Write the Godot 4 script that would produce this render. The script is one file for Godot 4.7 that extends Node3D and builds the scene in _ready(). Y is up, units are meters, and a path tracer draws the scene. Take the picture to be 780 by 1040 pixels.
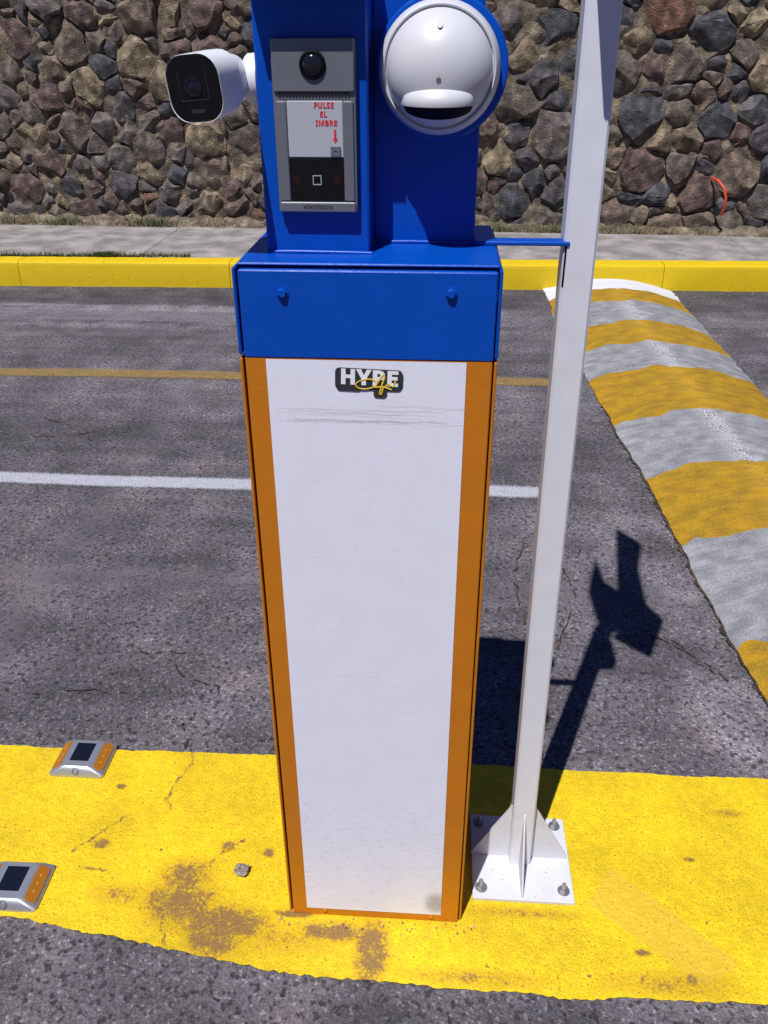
extends Node3D
# Barrier pedestal with intercom and cameras beside a road, rubble stone wall behind.

var rng := RandomNumberGenerator.new()
var taken := {}

# ---------------------------------------------------------------- mesh helper
class Mb:
	var p := PackedVector3Array()
	var uv := PackedVector2Array()
	var col := PackedColorArray()
	var use_col := false

	func tri(a: Vector3, b: Vector3, c: Vector3, ua := Vector2.ZERO, ub := Vector2.ZERO, uc := Vector2.ZERO) -> void:
		p.append(a); p.append(b); p.append(c)
		uv.append(ua); uv.append(ub); uv.append(uc)

	# closed solid from triangles a,b,c...: oriented outward by its signed volume
	func solid(t: PackedVector3Array, u := PackedVector2Array()) -> void:
		var vol := 0.0
		var o := t[0]
		for i in range(0, t.size(), 3):
			vol += (t[i] - o).dot((t[i + 1] - o).cross(t[i + 2] - o))
		for i in range(0, t.size(), 3):
			var q := [0, 1, 2] if vol < 0.0 else [0, 2, 1]
			for k in q:
				p.append(t[i + k])
				uv.append(u[i + k] if u.size() else Vector2.ZERO)

	# rings: Array of PackedVector3Array with the same count; capped by fans
	func loft(rings: Array, cap0 := true, cap1 := true) -> void:
		var t := PackedVector3Array()
		var n: int = rings[0].size()
		for r in rings.size() - 1:
			var a: PackedVector3Array = rings[r]
			var b: PackedVector3Array = rings[r + 1]
			for i in n:
				var j := (i + 1) % n
				t.append_array([a[i], a[j], b[j], a[i], b[j], b[i]])
		for e in 2:
			if (e == 0 and not cap0) or (e == 1 and not cap1):
				continue
			var g: PackedVector3Array = rings[0] if e == 0 else rings[rings.size() - 1]
			var m := Vector3.ZERO
			for q in g:
				m += q
			m /= n
			for i in n:
				var j := (i + 1) % n
				if e == 0:
					t.append_array([m, g[j], g[i]])
				else:
					t.append_array([m, g[i], g[j]])
		solid(t)

	func box(c: Vector3, s: Vector3, b := 0.002) -> void:
		var h := s / 2
		var rings := []
		for k in 4:
			var y: float = [-h.y, -h.y + b, h.y - b, h.y][k]
			var i: float = b if k == 0 or k == 3 else 0.0
			var x := h.x - i
			var z := h.z - i
			rings.append(PackedVector3Array([c + Vector3(x, y, z - b), c + Vector3(x - b, y, z), c + Vector3(-x + b, y, z), c + Vector3(-x, y, z - b),
				c + Vector3(-x, y, -z + b), c + Vector3(-x + b, y, -z), c + Vector3(x - b, y, -z), c + Vector3(x, y, -z + b)]))
		loft(rings)

	# profile of (radius, height) turned round an axis through c
	func lathe(prof: Array, c: Vector3, axis := Vector3.UP, n := 24, squash := Vector2.ONE) -> void:
		var w := axis.normalized()
		var u := (Vector3.UP if absf(w.y) < 0.9 else Vector3.RIGHT).cross(w).normalized()
		var v := w.cross(u)
		var rings := []
		for q in prof:
			var g := PackedVector3Array()
			for i in n:
				var a := TAU * i / n
				g.append(c + w * q[1] + (u * cos(a) * squash.x + v * sin(a) * squash.y) * maxf(q[0], 0.00002))
			rings.append(g)
		loft(rings)

	func tube(pts: Array, r, n := 10, flat := 1.0) -> void:
		var rings := []
		var keep := Vector3.UP
		for i in pts.size():
			var d: Vector3 = (pts[mini(i + 1, pts.size() - 1)] - pts[maxi(i - 1, 0)]).normalized()
			var ref := Vector3(0, 0, 1) if absf(d.z) < 0.9 else Vector3.UP
			var u := ref.cross(d).normalized()
			var v := d.cross(u)
			var rr: float = r[i] if r is Array else r
			var g := PackedVector3Array()
			for k in n:
				var a := TAU * k / n
				g.append(pts[i] + u * cos(a) * rr + v * sin(a) * rr * flat)
			rings.append(g)
		loft(rings)

	# convex outline in x, y pushed from z0 to z1 with a bevel round the z1 face
	func prism(poly: PackedVector2Array, z0: float, z1: float, b := 0.0) -> void:
		var m := Vector2.ZERO
		for q in poly:
			m += q
		m /= poly.size()
		var rings := []
		for k in ([0, 1, 2] if b > 0.0 else [0, 1]):
			var g := PackedVector3Array()
			var z: float = z0 if k == 0 else (z1 - signf(z1 - z0) * b if k == 1 else z1)
			for q in poly:
				var d := q - m
				var e := d * maxf(0.0, 1.0 - (b / maxf(d.length(), 1e-5) if k == 2 else 0.0))
				g.append(Vector3(m.x + e.x, m.y + e.y, z))
			rings.append(g)
		loft(rings)

	func mesh(smooth := 35.0) -> ArrayMesh:
		var n := PackedVector3Array()
		n.resize(p.size())
		var at := {}
		var lim := cos(deg_to_rad(smooth))
		var fn := PackedVector3Array()
		for i in range(0, p.size(), 3):
			var f := (p[i + 2] - p[i]).cross(p[i + 1] - p[i])
			fn.append(f)
			if smooth > 0.0:
				for k in 3:
					var key := Vector3i((p[i + k] * 100000.0).round())
					if at.has(key):
						at[key].append(fn.size() - 1)
					else:
						at[key] = [fn.size() - 1]
		for i in range(0, p.size(), 3):
			var f := fn[i / 3]
			var fu := f.normalized()
			for k in 3:
				var s := f
				if smooth > 0.0:
					s = Vector3.ZERO
					for j in at[Vector3i((p[i + k] * 100000.0).round())]:
						if fn[j].normalized().dot(fu) > lim:
							s += fn[j]
				n[i + k] = s.normalized() if s.length() > 1e-20 else Vector3.UP
		var a := []
		a.resize(Mesh.ARRAY_MAX)
		a[Mesh.ARRAY_VERTEX] = p
		a[Mesh.ARRAY_NORMAL] = n
		a[Mesh.ARRAY_TEX_UV] = uv
		if use_col:
			a[Mesh.ARRAY_COLOR] = col
		var m := ArrayMesh.new()
		m.add_surface_from_arrays(Mesh.PRIMITIVE_TRIANGLES, a)
		return m

# indexed height grid facing up: fy(x, z), fc(x, z) -> linear vertex colour
func grid(x0: float, x1: float, z0: float, z1: float, nx: int, nz: int, fy: Callable, fc: Callable, tile: float) -> ArrayMesh:
	var v := PackedVector3Array(); var n := PackedVector3Array(); var u := PackedVector2Array(); var c := PackedColorArray(); var ix := PackedInt32Array()
	for j in nz + 1:
		for i in nx + 1:
			var x := lerpf(x0, x1, float(i) / nx)
			var z := lerpf(z0, z1, float(j) / nz)
			v.append(Vector3(x, fy.call(x, z), z))
			u.append(Vector2(x, z) / tile)
			c.append(fc.call(x, z))
	for j in nz + 1:
		for i in nx + 1:
			var l := v[j * (nx + 1) + maxi(i - 1, 0)]
			var r := v[j * (nx + 1) + mini(i + 1, nx)]
			var b := v[maxi(j - 1, 0) * (nx + 1) + i]
			var f := v[mini(j + 1, nz) * (nx + 1) + i]
			n.append((f - b).cross(r - l).normalized())
	for j in nz:
		for i in nx:
			var a := j * (nx + 1) + i
			var b := a + nx + 1
			ix.append_array([a, a + 1, b + 1, a, b + 1, b])
	var arr := []
	arr.resize(Mesh.ARRAY_MAX)
	arr[Mesh.ARRAY_VERTEX] = v; arr[Mesh.ARRAY_NORMAL] = n; arr[Mesh.ARRAY_TEX_UV] = u; arr[Mesh.ARRAY_COLOR] = c; arr[Mesh.ARRAY_INDEX] = ix
	var m := ArrayMesh.new()
	m.add_surface_from_arrays(Mesh.PRIMITIVE_TRIANGLES, arr)
	return m

# ---------------------------------------------------------------- node helpers
func numbered(called: String) -> String:
	taken[called] = taken.get(called, 0) + 1
	return called if taken[called] == 1 else "%s_%03d" % [called, taken[called] - 1]

func part(called: String, m: Mesh, mat: Material, parent: Node3D, at := Vector3.ZERO) -> MeshInstance3D:
	var o := MeshInstance3D.new()
	o.mesh = m
	o.material_override = mat
	o.name = numbered(called) if parent == self else called
	parent.add_child(o, true)
	o.position = at
	return o

func tag(o: Node3D, label: String, category: String, group := "") -> Node3D:
	o.set_meta("label", label)
	o.set_meta("category", category)
	if group:
		o.set_meta("group", group)
	return o

func thing(called: String, label: String, category: String, at := Vector3.ZERO, group := "") -> Node3D:
	var o := Node3D.new()
	o.name = numbered(called)
	add_child(o)
	o.position = at
	tag(o, label, category, group)
	return o

func struct(o: Node3D, label: String, category: String) -> Node3D:
	o.set_meta("kind", "structure")
	return tag(o, label, category)

# ---------------------------------------------------------------- materials
func lin(r: float, g: float, b: float) -> Color:
	return Color(r, g, b).linear_to_srgb()

func mat(c: Color, rough := 0.6, metal := 0.0) -> StandardMaterial3D:
	var m := StandardMaterial3D.new()
	m.albedo_color = c
	m.roughness = rough
	m.metallic = metal
	return m

func noise(freq: float, sd: int, kind := FastNoiseLite.TYPE_SIMPLEX_SMOOTH, oct := 3) -> FastNoiseLite:
	var f := FastNoiseLite.new()
	f.noise_type = kind
	f.frequency = freq
	f.seed = sd
	f.fractal_type = FastNoiseLite.FRACTAL_FBM if oct > 1 else FastNoiseLite.FRACTAL_NONE
	f.fractal_octaves = oct
	return f

func bytes_of(f: FastNoiseLite, w: int, h: int, seamless := true) -> PackedByteArray:
	var im: Image = f.get_seamless_image(w, h) if seamless else f.get_image(w, h)
	im.convert(Image.FORMAT_L8)
	return im.get_data()

func tex(w: int, h: int, d: PackedByteArray, fmt := Image.FORMAT_RGB8) -> ImageTexture:
	return ImageTexture.create_from_image(Image.create_from_data(w, h, false, fmt, d))

func grey_tex(f: FastNoiseLite, s: int) -> ImageTexture:
	return tex(s, s, bytes_of(f, s, s), Image.FORMAT_L8)

# paint on steel: slight orange peel and tone
func paint(c: Color, rough: float, bump := 0.02) -> StandardMaterial3D:
	var m := mat(c, rough)
	m.uv1_triplanar = true
	m.uv1_scale = Vector3(3, 3, 3)
	m.albedo_texture = T.tone
	m.heightmap_enabled = true
	m.heightmap_texture = T.peel
	m.heightmap_scale = bump
	return m

var T := {}
var M := {}

func make_textures() -> void:
	# soft, nearly white tone with small marks, for painted metal
	var n := 512
	var a := bytes_of(noise(0.008, 1, FastNoiseLite.TYPE_SIMPLEX_SMOOTH, 5), n, n)
	var b := bytes_of(noise(0.12, 2, FastNoiseLite.TYPE_SIMPLEX_SMOOTH, 2), n, n)
	var d := PackedByteArray(); d.resize(n * n * 3)
	for i in n * n:
		var v := 240 + (a[i] - 128) / 22
		if b[i] > 244:
			v -= 26
		elif b[i] < 12:
			v -= 8
		v = clampi(v, 0, 255)
		d[i * 3] = v; d[i * 3 + 1] = v; d[i * 3 + 2] = v
	T.tone = tex(n, n, d)
	var sp := bytes_of(noise(0.07, 5, FastNoiseLite.TYPE_SIMPLEX_SMOOTH, 4), n, n)
	for i in n * n:
		var q := smoothstep(212.0, 228.0, float(sp[i])) * 0.8
		d[i * 3] = int(lerpf(d[i * 3], 122.0, q)); d[i * 3 + 1] = int(lerpf(d[i * 3 + 1], 84.0, q)); d[i * 3 + 2] = int(lerpf(d[i * 3 + 2], 60.0, q))
	T.rust = tex(n, n, d)
	T.peel = grey_tex(noise(0.06, 3, FastNoiseLite.TYPE_SIMPLEX_SMOOTH, 3), 512)
	make_asphalt()
	make_stone_tex()
	make_yellow_strip_tex()
	make_bump_tex()
	make_line_tex()
	make_panel_tex()
	make_concrete_tex()

func make_asphalt() -> void:
	var n := 2048
	var cell := noise(0.21, 11, FastNoiseLite.TYPE_CELLULAR, 1)
	cell.cellular_return_type = FastNoiseLite.RETURN_DISTANCE
	cell.cellular_jitter = 1.0
	var ca := bytes_of(cell, n, n)
	var cv := noise(0.21, 11, FastNoiseLite.TYPE_CELLULAR, 1)
	cv.cellular_return_type = FastNoiseLite.RETURN_CELL_VALUE
	cv.cellular_jitter = 1.0
	var va := bytes_of(cv, n, n)
	var pit := bytes_of(noise(0.055, 12, FastNoiseLite.TYPE_SIMPLEX_SMOOTH, 2), n, n)
	var fine := bytes_of(noise(0.35, 13, FastNoiseLite.TYPE_SIMPLEX, 1), n, n)
	var wide := bytes_of(noise(0.004, 14, FastNoiseLite.TYPE_SIMPLEX_SMOOTH, 4), n, n)
	var d := PackedByteArray(); d.resize(n * n * 3)
	var hgt := PackedByteArray(); hgt.resize(n * n)
	var pr := PackedFloat32Array(); pr.resize(256)
	for i in 256:
		pr[i] = smoothstep(150.0, 205.0, float(i))
	for i in n * n:
		var stone := va[i]
		var p := pr[pit[i]] * (0.35 + wide[i] / 255.0)
		var v := 172.0 + (stone - 128) * 0.17 + (fine[i] - 128) * 0.26 - ca[i] * 0.14 + (wide[i] - 128) * 0.22
		if stone > 236:
			v += 34.0
		v -= p * 62.0
		var warm := (stone & 15) - 7
		d[i * 3] = clampi(int(v) + warm / 2, 0, 255)
		d[i * 3 + 1] = clampi(int(v * 0.972), 0, 255)
		d[i * 3 + 2] = clampi(int(v * 1.005) - warm / 2, 0, 255)
		hgt[i] = clampi(int(150.0 + (stone - 128) * 0.28 - ca[i] * 0.42 + (fine[i] - 128) * 0.16 - p * 105.0 + 40.0), 0, 255)
	T.asphalt = tex(n, n, d)
	T.asphalt_h = tex(n, n, hgt, Image.FORMAT_L8)
	T.asphalt_bytes = d

func make_stone_tex() -> void:
	var n := 1024
	var a := bytes_of(noise(0.006, 21, FastNoiseLite.TYPE_SIMPLEX_SMOOTH, 6), n, n)
	var b := bytes_of(noise(0.03, 22, FastNoiseLite.TYPE_SIMPLEX_SMOOTH, 4), n, n)
	var g := bytes_of(noise(0.25, 23, FastNoiseLite.TYPE_SIMPLEX, 2), n, n)
	var rf := noise(0.012, 24, FastNoiseLite.TYPE_SIMPLEX_SMOOTH, 5)
	rf.fractal_type = FastNoiseLite.FRACTAL_RIDGED
	var r := bytes_of(rf, n, n)
	var d := PackedByteArray(); d.resize(n * n * 3)
	var hgt := PackedByteArray(); hgt.resize(n * n)
	for i in n * n:
		var v := 160.0 + (a[i] - 128) * 0.62 + (g[i] - 128) * 0.36
		var dust := smoothstep(150.0, 205.0, float(b[i]) * 0.6 + float(a[i]) * 0.4)
		var chip := 26.0 if g[i] > 225 else 0.0
		v += chip
		d[i * 3] = clampi(int(v + dust * 80.0), 0, 255)
		d[i * 3 + 1] = clampi(int(v + dust * 58.0), 0, 255)
		d[i * 3 + 2] = clampi(int(v + dust * 26.0), 0, 255)
		hgt[i] = clampi(int(b[i] * 0.45 + r[i] * 0.35 + g[i] * 0.2), 0, 255)
	T.stone = tex(n, n, d)
	T.stone_h = tex(n, n, hgt, Image.FORMAT_L8)

# island strip: x -1.7..1.7, z -0.46..0.18
const SX0 := -1.7
const SX1 := 1.7
const SZ0 := -0.46
const SZ1 := 0.18
func make_yellow_strip_tex() -> void:
	var w := 2048
	var h := 386
	var wide := bytes_of(noise(0.006, 31, FastNoiseLite.TYPE_SIMPLEX_SMOOTH, 5), w, h, false)
	var mid := bytes_of(noise(0.045, 32, FastNoiseLite.TYPE_SIMPLEX_SMOOTH, 4), w, h, false)
	var fine := bytes_of(noise(0.22, 33, FastNoiseLite.TYPE_SIMPLEX_SMOOTH, 2), w, h, false)
	var grain := bytes_of(noise(0.45, 34, FastNoiseLite.TYPE_SIMPLEX, 1), w, h, false)
	var cl := noise(0.15, 35, FastNoiseLite.TYPE_CELLULAR, 1)
	cl.cellular_return_type = FastNoiseLite.RETURN_DISTANCE
	var cel := bytes_of(cl, w, h, false)
	# wear mask: 0 = full paint .. 1 = bare, from spots (x, z, rx, rz, strength) and broken polylines seen in the photo
	var wear := PackedFloat32Array(); wear.resize(w * h)
	var beige := PackedFloat32Array(); beige.resize(w * h)
	var px := w / (SX1 - SX0)
	var pz := h / (SZ1 - SZ0)
	for s in [[-0.40, -0.01, 0.07, 0.05, 0.75], [-0.30, 0.03, 0.09, 0.035, 0.85], [-0.40, -0.07, 0.05, 0.04, 0.7], [-0.31, 0.06, 0.05, 0.04, 0.85], [-0.18, 0.05, 0.10, 0.03, 0.45], [0.0, 0.07, 0.03, 0.06, 0.85], [-0.08, 0.035, 0.07, 0.02, 0.8],
			[-0.52, -0.02, 0.06, 0.02, 0.5], [-0.62, -0.30, 0.012, 0.008, 0.8], [-0.24, -0.14, 0.012, 0.010, 0.9], [0.66, -0.18, 0.012, 0.006, 0.8], [0.52, 0.04, 0.014, 0.007, 0.9], [0.60, 0.09, 0.010, 0.012, 0.9], [-0.33, -0.15, 0.015, 0.012, 0.9], [-0.19, -0.23, 0.02, 0.05, 0.6], [-0.20, -0.31, 0.015, 0.03, 0.55], [0.78, -0.31, 0.03, 0.010, 0.6],
			[0.2, 0.11, 0.12, 0.015, 0.5], [-0.61, -0.14, 0.018, 0.012, 0.9], [1.2, 0.0, 0.2, 0.1, 0.5], [-1.2, -0.1, 0.2, 0.1, 0.5], [-0.16, 0.0, 0.04, 0.008, 0.9], [0.30, -0.03, 0.1, 0.010, 0.5], [0.55, 0.10, 0.10, 0.02, 0.5]]:
		var cx: float = (s[0] - SX0) * px
		var cz: float = (s[1] - SZ0) * pz
		var rx: float = s[2] * px * 1.5
		var rz: float = s[3] * pz * 1.5
		for j in range(maxi(0, int(cz - rz)), mini(h, int(cz + rz))):
			for i in range(maxi(0, int(cx - rx)), mini(w, int(cx + rx))):
				var q := Vector2((i - cx) / rx, (j - cz) / rz).length()
				if q < 1.0:
					wear[j * w + i] = maxf(wear[j * w + i], s[4] * (1.0 - q * q))
	for L in [[[-0.49, -0.46], [-0.47, -0.38], [-0.49, -0.33], [-0.50, -0.27], [-0.47, -0.22], [-0.42, -0.18]], [[-0.66, -0.08], [-0.56, -0.07], [-0.50, -0.045], [-0.44, -0.03], [-0.38, -0.06], [-0.34, -0.13], [-0.30, -0.17]],
			[[-0.67, -0.11], [-0.62, -0.17], [-0.57, -0.22]], [[-0.44, -0.03], [-0.42, 0.03], [-0.40, 0.09]]]:
		for k in L.size() - 1:
			var A := Vector2((L[k][0] - SX0) * px, (L[k][1] - SZ0) * pz)
			var B := Vector2((L[k + 1][0] - SX0) * px, (L[k + 1][1] - SZ0) * pz)
			var steps := int(A.distance_to(B))
			for t in steps:
				var P := A.lerp(B, float(t) / steps)
				var i0 := int(P.x + (mid[clampi(int(P.y), 0, h - 1) * w + clampi(int(P.x), 0, w - 1)] - 128) * 0.035)
				var j0 := int(P.y + (fine[clampi(int(P.y), 0, h - 1) * w + clampi(int(P.x), 0, w - 1)] - 128) * 0.015)
				var rr := 2 if (t / 7) % 4 == 0 else 1
				if wide[clampi(j0, 0, h - 1) * w + clampi(i0, 0, w - 1)] > 150: continue
				for j in range(maxi(0, j0 - rr), mini(h, j0 + rr)):
					for i in range(maxi(0, i0 - rr), mini(w, i0 + rr)):
						wear[j * w + i] = maxf(wear[j * w + i], 1.15)
	# dull older coat: a slanted quadrilateral
	var q4 := PackedVector2Array([Vector2(0.43, -0.06), Vector2(0.49, -0.15), Vector2(0.70, 0.05), Vector2(0.62, 0.10)])
	for j in range(0, h):
		for i in range(int((0.40 - SX0) * px), int((0.74 - SX0) * px)):
			if Geometry2D.is_point_in_polygon(Vector2(SX0 + i / px, SZ0 + j / pz), q4):
				beige[j * w + i] = 1.0
	var d := PackedByteArray(); d.resize(w * h * 3)
	var hgt := PackedByteArray(); hgt.resize(w * h)
	for i in w * h:
		var wv := wear[i]
		var n := (mid[i] * 0.36 + fine[i] * 0.40 + grain[i] * 0.24) / 255.0
		var cn := float(cel[i]) / 255.0
		var bare := smoothstep(0.52, 0.64, minf(wv, 0.72) * 0.55 + n * 0.52 + (cn - 0.5) * 0.10 + 0.02) * 0.85 if wv > 0.0 else 0.0
		if wv > 1.0:
			bare = smoothstep(0.42, 0.6, n + (cn - 0.5) * 0.3)
		if cel[i] > 190 and mid[i] > 138:
			bare = maxf(bare, 0.30)
		if fine[i] > 200 and mid[i] > 122:
			bare = maxf(bare, 0.65)
		if mid[i] > 224:
			bare = maxf(bare, smoothstep(224.0, 240.0, float(mid[i])))
		var v := 1.0 + (wide[i] - 128) * 0.0006 + (mid[i] - 128) * 0.0006 + (grain[i] - 128) * 0.0012
		var r := 214.0 * v
		var g := 181.0 * v
		var b := 2.0
		var ol := smoothstep(150.0, 205.0, float(wide[i])) * 0.04 + beige[i] * (0.42 + 0.10 * n)
		r = lerpf(r, 205.0, ol); g = lerpf(g, 168.0, ol); b = lerpf(b, 72.0, ol)
		var st := clampf(wv * 0.9, 0.0, 0.6) * smoothstep(0.34, 0.54, n)
		r = lerpf(r, 164.0, st); g = lerpf(g, 112.0, st); b = lerpf(b, 22.0, st)
		var k := 0.8 + grain[i] * 0.0018
		r = lerpf(r, 122.0 * k, bare); g = lerpf(g, 92.0 * k, bare); b = lerpf(b, 58.0 * k, bare)
		d[i * 3] = clampi(int(r), 0, 255); d[i * 3 + 1] = clampi(int(g), 0, 255); d[i * 3 + 2] = clampi(int(b), 0, 255)
		hgt[i] = clampi(int(170.0 + (fine[i] - 128) * 0.30 + (grain[i] - 128) * 0.14 + (mid[i] - 128) * 0.2 - bare * 60.0 - cel[i] * 0.28 + 30.0), 0, 255)
	T.strip = tex(w, h, d)
	T.strip_h = tex(w, h, hgt, Image.FORMAT_L8)

# speed bump coats: u runs across the bump, v along it
func make_bump_tex() -> void:
	var n := 768
	var streak := noise(0.03, 41, FastNoiseLite.TYPE_SIMPLEX_SMOOTH, 6)
	var a := bytes_of(streak, n / 6, n)
	var m := bytes_of(noise(0.009, 42, FastNoiseLite.TYPE_SIMPLEX_SMOOTH, 6), n, n)
	var g := bytes_of(noise(0.3, 43, FastNoiseLite.TYPE_SIMPLEX, 2), n, n)
	var c := bytes_of(noise(0.09, 44, FastNoiseLite.TYPE_SIMPLEX_SMOOTH, 3), n, n)
	var y := PackedByteArray(); y.resize(n * n * 3)
	var wt := PackedByteArray(); wt.resize(n * n * 3)
	var hgt := PackedByteArray(); hgt.resize(n * n)
	for j in n:
		for i in n:
			var k := j * n + i
			var u := float(i) / n
			var s := a[j * (n / 6) + i / 6] / 255.0
			var mm := m[k] / 255.0
			var crest := exp(-pow((u - 0.50 + (mm - 0.5) * 0.10) / 0.07, 2.0))
			var dirt := clampf(smoothstep(0.15, 0.95, s * 0.28 + mm * 0.50 + c[k] / 255.0 * 0.24) * 0.58 + 0.10 + (g[k] - 128) * 0.0014 + (c[k] - 128) * 0.0012, 0.0, 0.85)
			var scuff := crest * smoothstep(0.50, 0.66, c[k] / 255.0)
			var r := lerpf(186.0, 104.0, dirt); var gg := lerpf(140.0, 82.0, dirt); var b := lerpf(6.0, 26.0, dirt)
			r = lerpf(r, 214.0, scuff * 0.6); gg = lerpf(gg, 172.0, scuff * 0.6); b = lerpf(b, 70.0, scuff * 0.6)
			var e := (g[k] - 128) * 0.26
			y[k * 3] = clampi(int(r + e), 0, 255); y[k * 3 + 1] = clampi(int(gg + e), 0, 255); y[k * 3 + 2] = clampi(int(b + e * 0.5), 0, 255)
			var wd := clampf(smoothstep(0.10, 0.85, s * 0.28 + mm * 0.50 + c[k] / 255.0 * 0.24) * 0.70 + 0.10 + (c[k] - 128) * 0.0016, 0.0, 0.95)
			var lo := lerpf(166.0, 100.0, wd)
			lo = lerpf(lo, 224.0, maxf(scuff * 0.85, smoothstep(0.74, 0.84, c[k] / 255.0) * 0.6))
			lo += e
			wt[k * 3] = clampi(int(lo * 0.985), 0, 255); wt[k * 3 + 1] = clampi(int(lo * 0.985), 0, 255); wt[k * 3 + 2] = clampi(int(lo * 1.01), 0, 255)
			hgt[k] = clampi(int(120.0 + (g[k] - 128) * 0.35 + (c[k] - 128) * 0.35 + scuff * 40.0), 0, 255)
	T.bump_y = tex(n, n, y)
	T.bump_w = tex(n, n, wt)
	T.bump_h = tex(n, n, hgt, Image.FORMAT_L8)

func make_line_tex() -> void:
	var w := 1024
	var h := 96
	var m := bytes_of(noise(0.03, 51, FastNoiseLite.TYPE_SIMPLEX_SMOOTH, 4), w, h, false)
	var g := bytes_of(noise(0.30, 52, FastNoiseLite.TYPE_SIMPLEX_SMOOTH, 2), w, h, false)
	for which in ["white", "ochre", "faded"]:
		var d := PackedByteArray(); d.resize(w * h * 4)
		for j in h:
			var e: float = minf(j, h - 1 - j) / 18.0
			for i in w:
				var k := j * w + i
				var lim: float = {"white": 0.31, "ochre": 0.42, "faded": 0.52}[which]
				var keep := m[k] / 255.0 * 0.15 + g[k] / 255.0 * 0.85 - clampf(1.0 - e, 0.0, 1.0) * 0.35 > lim
				var v: float = 0.78 + g[k] / 255.0 * 0.36
				var c: Color = {"white": Color8(174, 174, 184), "ochre": Color8(150, 122, 70), "faded": Color8(128, 122, 128)}[which]
				d[k * 4] = clampi(int(c.r8 * v), 0, 255); d[k * 4 + 1] = clampi(int(c.g8 * v), 0, 255); d[k * 4 + 2] = clampi(int(c.b8 * v), 0, 255)
				d[k * 4 + 3] = 255 if keep else 0
		T["line_" + which] = tex(w, h, d, Image.FORMAT_RGBA8)

# white painted front sheet: faint scratches, dust specks and a rubbed grey mark
func make_panel_tex() -> void:
	var w := 480
	var h := 2048
	var m := bytes_of(noise(0.006, 61, FastNoiseLite.TYPE_SIMPLEX_SMOOTH, 4), w, h, false)
	var g := bytes_of(noise(0.2, 62, FastNoiseLite.TYPE_SIMPLEX_SMOOTH, 3), w, h, false)
	var st := bytes_of(noise(0.05, 63, FastNoiseLite.TYPE_SIMPLEX_SMOOTH, 3), w / 2, h, false)
	var dk := PackedFloat32Array(); dk.resize(w * h)
	var r := RandomNumberGenerator.new()
	r.seed = 64
	for s in 26:   # scratches: near y 110..150 of 2048 and a few loose ones
		var y0 := r.randf_range(112, 160) if s < 18 else r.randf_range(40, 1700)
		var x0 := r.randf_range(0, w * (0.25 if s < 10 else 0.6))
		var ln := r.randf_range(200, 480) if s < 10 else r.randf_range(60, 300)
		var sl := r.randf_range(-0.01, 0.035)
		var a := r.randf_range(0.06, 0.28) * (1.0 if s < 18 else 0.4)
		for t in int(ln):
			var x := int(x0 + t)
			if x >= w:
				break
			var y := clampi(int(y0 + t * sl + sin(t * 0.05) * 1.2), 0, h - 2)
			var k := y * w + x
			var on := g[k] / 255.0
			dk[k] = maxf(dk[k], a * (0.3 + on))
			if s % 3 == 0:
				dk[k + w] = maxf(dk[k + w], a * on)
	for s in 70:
		var k := r.randi_range(2, h - 4) * w + r.randi_range(2, w - 4)
		dk[k] = 0.4; dk[k + 1] = 0.3; dk[k + w] = 0.25
	var d := PackedByteArray(); d.resize(w * h * 3)
	for j in h:
		for i in w:
			var k := j * w + i
			var q := Vector2((i - 462.0) / 70.0, (j - 1985.0) / 95.0).length()
			var rub := 0.0
			if q < 1.0:
				rub = smoothstep(0.35, 0.7, (1.0 - q) * 0.7 + g[k] / 255.0 * 0.35) * 0.26
			var q2 := smoothstep(0.62, 0.78, st[j * (w / 2) + i / 2] / 255.0) * (0.035 if j > 1500 else 0.012)
			var v := 236.0 * (1.0 - dk[k]) * (1.0 - rub) * (1.0 - q2) + (m[k] - 128) * 0.016 + (g[k] - 128) * 0.010
			d[k * 3] = clampi(int(v * 0.985), 0, 255); d[k * 3 + 1] = clampi(int(v * 0.98), 0, 255); d[k * 3 + 2] = clampi(int(v * 1.015), 0, 255)
	T.panel = tex(w, h, d)

func make_concrete_tex() -> void:
	var n := 1024
	var a := bytes_of(noise(0.005, 71, FastNoiseLite.TYPE_SIMPLEX_SMOOTH, 6), n, n)
	var g := bytes_of(noise(0.3, 72, FastNoiseLite.TYPE_SIMPLEX, 2), n, n)
	var s := bytes_of(noise(0.04, 73, FastNoiseLite.TYPE_SIMPLEX_SMOOTH, 4), n, n)
	var d := PackedByteArray(); d.resize(n * n * 3)
	var h := PackedByteArray(); h.resize(n * n)
	for i in n * n:
		var v := 205.0 + (a[i] - 128) * 0.34 + (g[i] - 128) * 0.14 - smoothstep(170.0, 220.0, float(s[i])) * 26.0
		d[i * 3] = clampi(int(v), 0, 255); d[i * 3 + 1] = clampi(int(v * 0.975), 0, 255); d[i * 3 + 2] = clampi(int(v * 0.955), 0, 255)
		h[i] = clampi(int(g[i] * 0.5 + s[i] * 0.5), 0, 255)
	T.concrete = tex(n, n, d)
	T.concrete_h = tex(n, n, h, Image.FORMAT_L8)

func rough_mat(c: Color, t: Texture2D, h: Texture2D, scale: float, relief: float, rough := 0.92, tri := true) -> StandardMaterial3D:
	var m := mat(c, rough)
	m.albedo_texture = t
	m.heightmap_enabled = true
	m.heightmap_texture = h
	m.heightmap_scale = relief
	if tri:
		m.uv1_triplanar = true
		m.uv1_world_triplanar = true
		m.uv1_scale = Vector3.ONE * scale
	return m

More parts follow.
